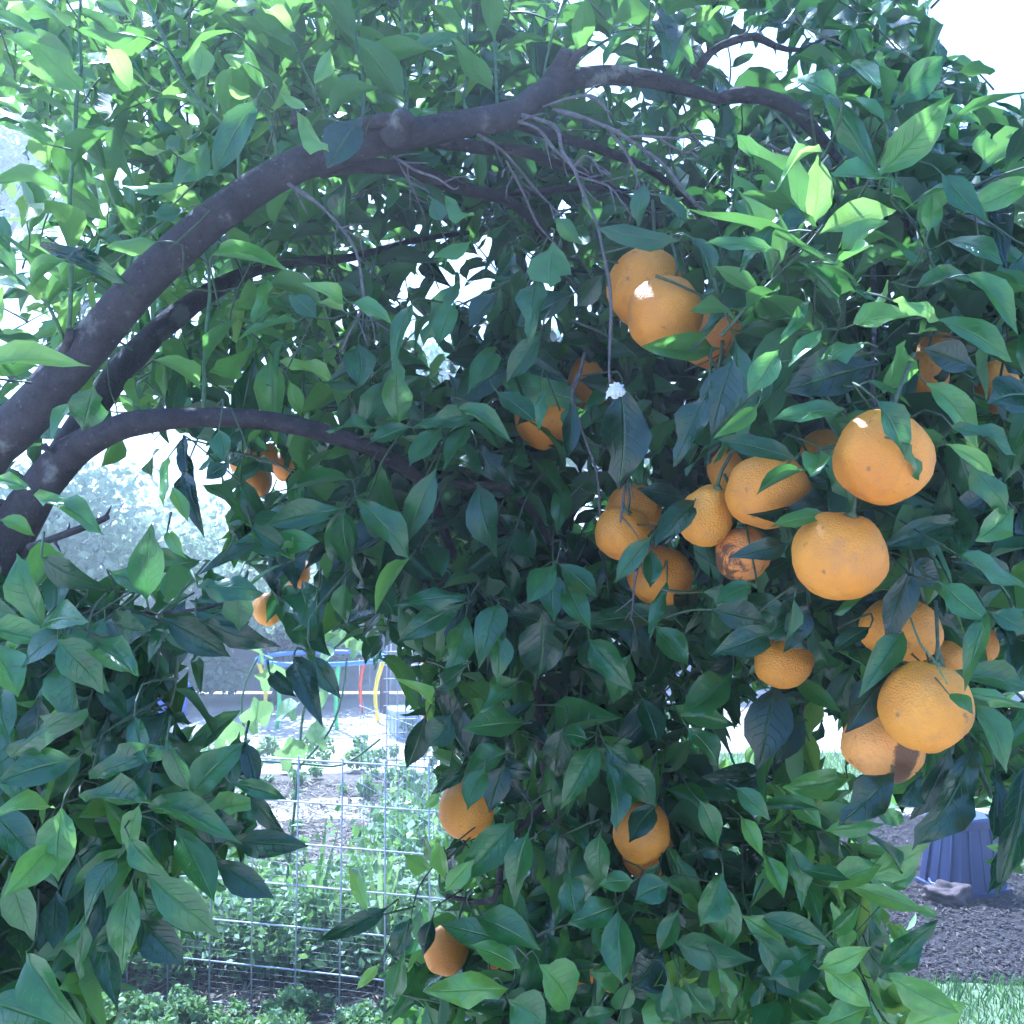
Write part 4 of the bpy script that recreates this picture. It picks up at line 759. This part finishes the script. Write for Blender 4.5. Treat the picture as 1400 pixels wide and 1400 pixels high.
# depth buffer of what must stay visible (fruit and limbs)
PB = np.full((350, 350), -1.0)
def stamp(x, y, r, d):
    x0, x1, y0, y1 = int(max(0, (x-r)/4)), int(min(349, (x+r)/4)), int(max(0, (y-r)/4)), int(min(349, (y+r)/4))
    if x1 < x0 or y1 < y0: return
    yy, xx = np.mgrid[y0:y1+1, x0:x1+1]; m = (xx*4+2-x)**2+(yy*4+2-y)**2 <= r*r
    sub = PB[y0:y1+1, x0:x1+1]; sub[m] = np.maximum(sub[m], d)
for x, y, r, d in prot: stamp(x, y, r, d)
DEEP = (2, 3, 4, 9, 11, 20, 22, 23, 24, 25, 26, 27, 28, 29, 36, 37)
for (ox, oy, orad, od, om, oi) in ORD:
    if oi in (23, 36, 37): continue
    stamp(ox, oy, orad*(0.6 if oi in DEEP else 1.02), od)
def free(base, tip, W):
    sd = np.cross(tip-base, FW); sd = sd/(np.linalg.norm(sd)+1e-9)*W*0.4
    for q in (base, base*0.5+tip*0.5, tip, base*0.5+tip*0.5+sd, base*0.5+tip*0.5-sd, base*0.25+tip*0.75, base*0.75+tip*0.25):
        x, y, d = proj(q)
        if 0 <= x < 1400 and 0 <= y < 1400:
            if PB[int(y/4), int(x/4)] > d-0.005: return False
    return True

def front(px, py):                                # where the foliage begins and how far back it goes, by place in the tree
    if px < 430 and py > 700: return 1.10, 0.55
    if px < 430 and py > 440: return 1.45, 1.0
    if py < 440 and px < 960: return 1.42, 1.5
    if px < 960: return 1.40, 1.25
    if py > 1040 and px < 1300: return 1.38, 1.0
    if py < 330: return 1.15, 1.3
    return 1.12, 1.2
def grow_twig(base, tdir, n, size, tone, check, facing, gap=0.022, up=0.75, keep=None):
    L = n*gap; p = base.copy(); pts = [p.copy()]; ph = random.uniform(0, 6.28); t = tdir/np.linalg.norm(tdir)
    a = np.cross(t, np.array([0.3, 0.2, 0.9])); a /= np.linalg.norm(a); b = np.cross(t, a); cnt = 0; last = 0
    for i in range(n):
        t = t+np.array([random.gauss(0, .1), random.gauss(0, .1), random.gauss(0, .1)-0.03]); t /= np.linalg.norm(t); p = p+t*gap; pts.append(p.copy())
        ph += 2.4; rad = a*math.cos(ph)+b*math.sin(ph)
        u = (i+1)/n; dirv = t*(0.35+0.5*u)+rad*0.9; dirv[2] -= 0.25*random.random()
        dirv /= np.linalg.norm(dirv)
        s = size*(0.50+0.55*random.random()**0.8)*(1.0 if u < 0.85 else 0.75); W = s*random.uniform(0.32, 0.54)
        nrm = np.array([0, 0, up])-FW*facing+t*0.25+np.array([random.gauss(0, .55), random.gauss(0, .55), random.gauss(0, .4)])
        bs = p+dirv*s*0.13; tip = bs+dirv*s
        if check:
            x, y, d = proj(bs*0.45+tip*0.55); xt, yt, _ = proj(tip); xb, yb, _ = proj(bs)
            dd = min(den(x, y), den(xt, yt), den(xb, yb)+0.2)
            if random.random() > (dd if dd >= 1 else dd*0.9): continue
            if d < front(x, y)[0]-0.04 or not free(bs, tip, W): continue
        elif keep is not None and not keep(bs, tip): continue
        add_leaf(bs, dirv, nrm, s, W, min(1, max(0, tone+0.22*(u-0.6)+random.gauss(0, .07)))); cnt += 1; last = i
    if check:
        ok = []
        for q in pts[:last+2]:
            x, y, _ = proj(q)
            if den(x, y) < 0.3: break
            ok.append(q)
        pts = ok
    if cnt > 1 and len(pts) > 2: tw(pts, 0.0020, 0.0009)
def zone_tone(px, py):  # tone by zone: leaf age plus painted brightness
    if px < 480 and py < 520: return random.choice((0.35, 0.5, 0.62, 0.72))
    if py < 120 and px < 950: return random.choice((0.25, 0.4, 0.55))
    if px > 960 and py > 1030: return random.choice((0.4, 0.6, 0.75, 0.88))  # paler tones imitate sunlight on the lower right sprays
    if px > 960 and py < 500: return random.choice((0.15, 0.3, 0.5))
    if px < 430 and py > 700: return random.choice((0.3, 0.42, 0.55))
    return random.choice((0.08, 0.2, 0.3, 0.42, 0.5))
for pts in SHOOTS[:-1]:
    q, _ = smooth_path([P(x, y, d) for x, y, _, d in pts], [1]*len(pts), 0.028)
    tg = np.gradient(q, axis=0)
    for i in range(len(q)):
        if i % 2 and random.random() < 0.4: continue
        t = tg[i]/np.linalg.norm(tg[i]); a = random.uniform(0, 6.28); rad = RT*math.cos(a)+FW*0.7*math.sin(a)
        t = t if t[2] > 0 else -t
        dv = t*0.55+rad*0.9; s_ = random.uniform(0.055, 0.095); bs = q[i]+dv/np.linalg.norm(dv)*0.012; tip = bs+dv/np.linalg.norm(dv)*s_
        if free(bs, tip, s_*0.45): add_leaf(bs, dv, np.array([0, -0.3, 1.0])+np.array([random.gauss(0, .4), random.gauss(0, .4), 0]), s_, s_*random.uniform(0.4, 0.5), random.choice((0.5, 0.65, 0.8)))
NT = 2900
for k in range(NT):
    px, py = random.uniform(-60, 1460), random.uniform(-60, 1460)
    q = den(px, py)
    if random.random() > q: continue
    d0, th = front(px, py); u = random.random()
    d = d0+th*u**0.95
    up_zone = py < 440
    tdir = np.array([random.gauss(0, .7), random.gauss(-0.35, .5), random.gauss(0.35 if up_zone else -0.35, .5)])
    if px > 1000 and py > 1030: tdir = np.array([random.gauss(.6, .5), random.gauss(-0.3, .5), random.gauss(0.1, .5)])
    base = P(px, py, d)-tdir*0.05
    grow_twig(base, tdir, random.randint(6, 11), random.uniform(0.080, 0.112), zone_tone(px, py), True, 0.1 if up_zone else 0.42, gap=random.uniform(0.014, 0.022), up=0.9 if up_zone else 0.7)
for (ox, oy, orad, od, om, oi) in ORD:
    if oi in (30, 31, 32, 33, 34, 35, 3, 4, 15):
        for k in range(4):
            td = np.array([random.gauss(0, .6), random.gauss(-.5, .3), -0.6]); b0 = P(ox+random.uniform(-.4, 1.3)*orad*(1 if random.random() < .6 else -1), oy-random.uniform(0.9, 2.2)*orad, od-random.uniform(-0.04, 0.08))
            dv = td/np.linalg.norm(td); s_ = random.uniform(0.06, 0.09); add_leaf(b0, dv, -FW+UP*0.3+np.array([random.gauss(0, .4), 0, random.gauss(0, .3)]), s_, s_*0.48, random.choice((0.05, 0.2, 0.3)))
n_view = len(leaves)
# the rest of the crown, above and beside the view: it shades what is seen
def outside(bs, tip):
    for q in (bs, tip):
        x, y, d = proj(q)
        if d > 0.2 and -70 < x < 1470 and y > -70: return False
        if d < 0.85: return False
    return True
CC = np.array([0.05, 2.15, 2.75]); CR = np.array([2.35, 1.45, 1.75])
k = 0
while k < 600:
    v = rng.normal(size=3); v /= np.linalg.norm(v); base = CC+v*CR*(0.45+0.55*rng.random())
    if base[2] < 0.5: continue
    k += 1
    grow_twig(base, v*np.array([1, 1, 0.6])+np.array([0, 0, .25]), random.randint(5, 8), random.uniform(0.085, 0.11), random.choice((0.3, 0.45, 0.6)), False, 0.0, up=1.0, keep=outside)
print('LEAVES hero', n_hero, 'view', n_view, 'all', len(leaves))

# which leaves show largest: paint all of them, far to near, into a coarse picture and count
IDB = np.full((280, 280), -1, dtype=np.int32); ents = []
for i, (A, b, v, tn) in enumerate(leaves):
    c = b+A[:, 1]*0.5; x, y, d = proj(c)
    if d > 0.2 and -40 < x < 1440 and -40 < y < 1440: ents.append((d, i))
for (ox, oy, orad, od, om, oi) in ORD: ents.append((od-om*0.5, -10-oi))
ents.sort(reverse=True)
for d, i in ents:
    if i < 0: ox, oy, orad = ORD[-10-i][:3]; poly = [(ox+orad*math.cos(a), oy+orad*math.sin(a)) for a in np.linspace(0, 6.28, 12)]
    else:
        A, b, v, tn = leaves[i]; pv = LV[v][0]; poly = []
        for j in (1, 6, 11, 16, 21, 26, 36, 30, 25, 20, 15, 10, 5):
            q = A @ pv[j]+b; x, y, _ = proj(q); poly.append((x, y))
    pg = np.array(poly)/5.0; x0, y0 = np.floor(pg.min(0)).astype(int); x1, y1 = np.ceil(pg.max(0)).astype(int)
    x0, y0, x1, y1 = max(0, x0), max(0, y0), min(279, x1), min(279, y1)
    if x1 < x0 or y1 < y0: continue
    yy, xx = np.mgrid[y0:y1+1, x0:x1+1]; xx = xx+0.5; yy = yy+0.5; ins = np.zeros(xx.shape, bool); j = len(pg)-1
    for a in range(len(pg)):
        if pg[a][1] != pg[j][1]:
            ins ^= ((pg[a][1] > yy) != (pg[j][1] > yy)) & (xx < (pg[j][0]-pg[a][0])*(yy-pg[a][1])/(pg[j][1]-pg[a][1])+pg[a][0])
        j = a
    IDB[y0:y1+1, x0:x1+1][ins] = i
ids, cts = np.unique(IDB[IDB >= 0], return_counts=True)
best = set(ids[np.argsort(-cts)[:300]].tolist())
LM = [mesh_from('leaf', v, t, [M['leaf_o']], u) for v, t, u in LV]
bulk_v, bulk_f, bulk_u, bulk_t, off = [], [], [], [], 0
for i, (A, b, v, tn) in enumerate(leaves):
    if i in best:
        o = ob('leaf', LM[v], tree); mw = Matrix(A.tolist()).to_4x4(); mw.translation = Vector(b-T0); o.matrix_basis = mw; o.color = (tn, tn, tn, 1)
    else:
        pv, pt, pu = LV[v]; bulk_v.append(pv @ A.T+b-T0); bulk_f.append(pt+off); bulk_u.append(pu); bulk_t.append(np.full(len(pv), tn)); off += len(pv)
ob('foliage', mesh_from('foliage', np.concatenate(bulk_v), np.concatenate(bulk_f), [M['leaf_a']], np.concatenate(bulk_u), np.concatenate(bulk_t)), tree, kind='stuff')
vs, fs = merge(twigs); ob('fine_twigs', mesh_from('fine_twigs', [np.array(v)-T0 for v in vs], fs, [M['twig']]), tree, kind='stuff')

# white fluff caught on the big dark leaf under the dead twig
vs, fs = blob((0.0085, 0.004, 0.0075), 4, 0.7, 2.2, 2.3)
vs = [np.array(v)*(1+0.22*noise.noise(Vector(v)*420)) for v in vs]
fo = ob('white_fluff', mesh_from('white_fluff', vs, fs, [M['fluff']]), label='small scrap of white fluff on top of a large dark leaf', category='fluff'); fo.location = P(842, 534, 1.18)

# ------------------------------------------------------------------ thin volume added to imitate lens glare
hv, hf = box(-72, 72, -42, 92, -1.0, 11.5)
hm, t = newmat('glare_veil'); out = nd(t, 'OutputMaterial'); pv = nd(t, 'VolumePrincipled'); pv.inputs['Color'].default_value = (0.93, 0.96, 1.0, 1)
pv.inputs['Density'].default_value = 0.0135; pv.inputs['Anisotropy'].default_value = 0.6; ln(t, pv.outputs[0], out.inputs['Volume'])
ob('veil', mesh_from('veil', hv, hf, [hm], smooth=False), kind='stuff', label='thin pale haze added to imitate lens glare', category='veil')
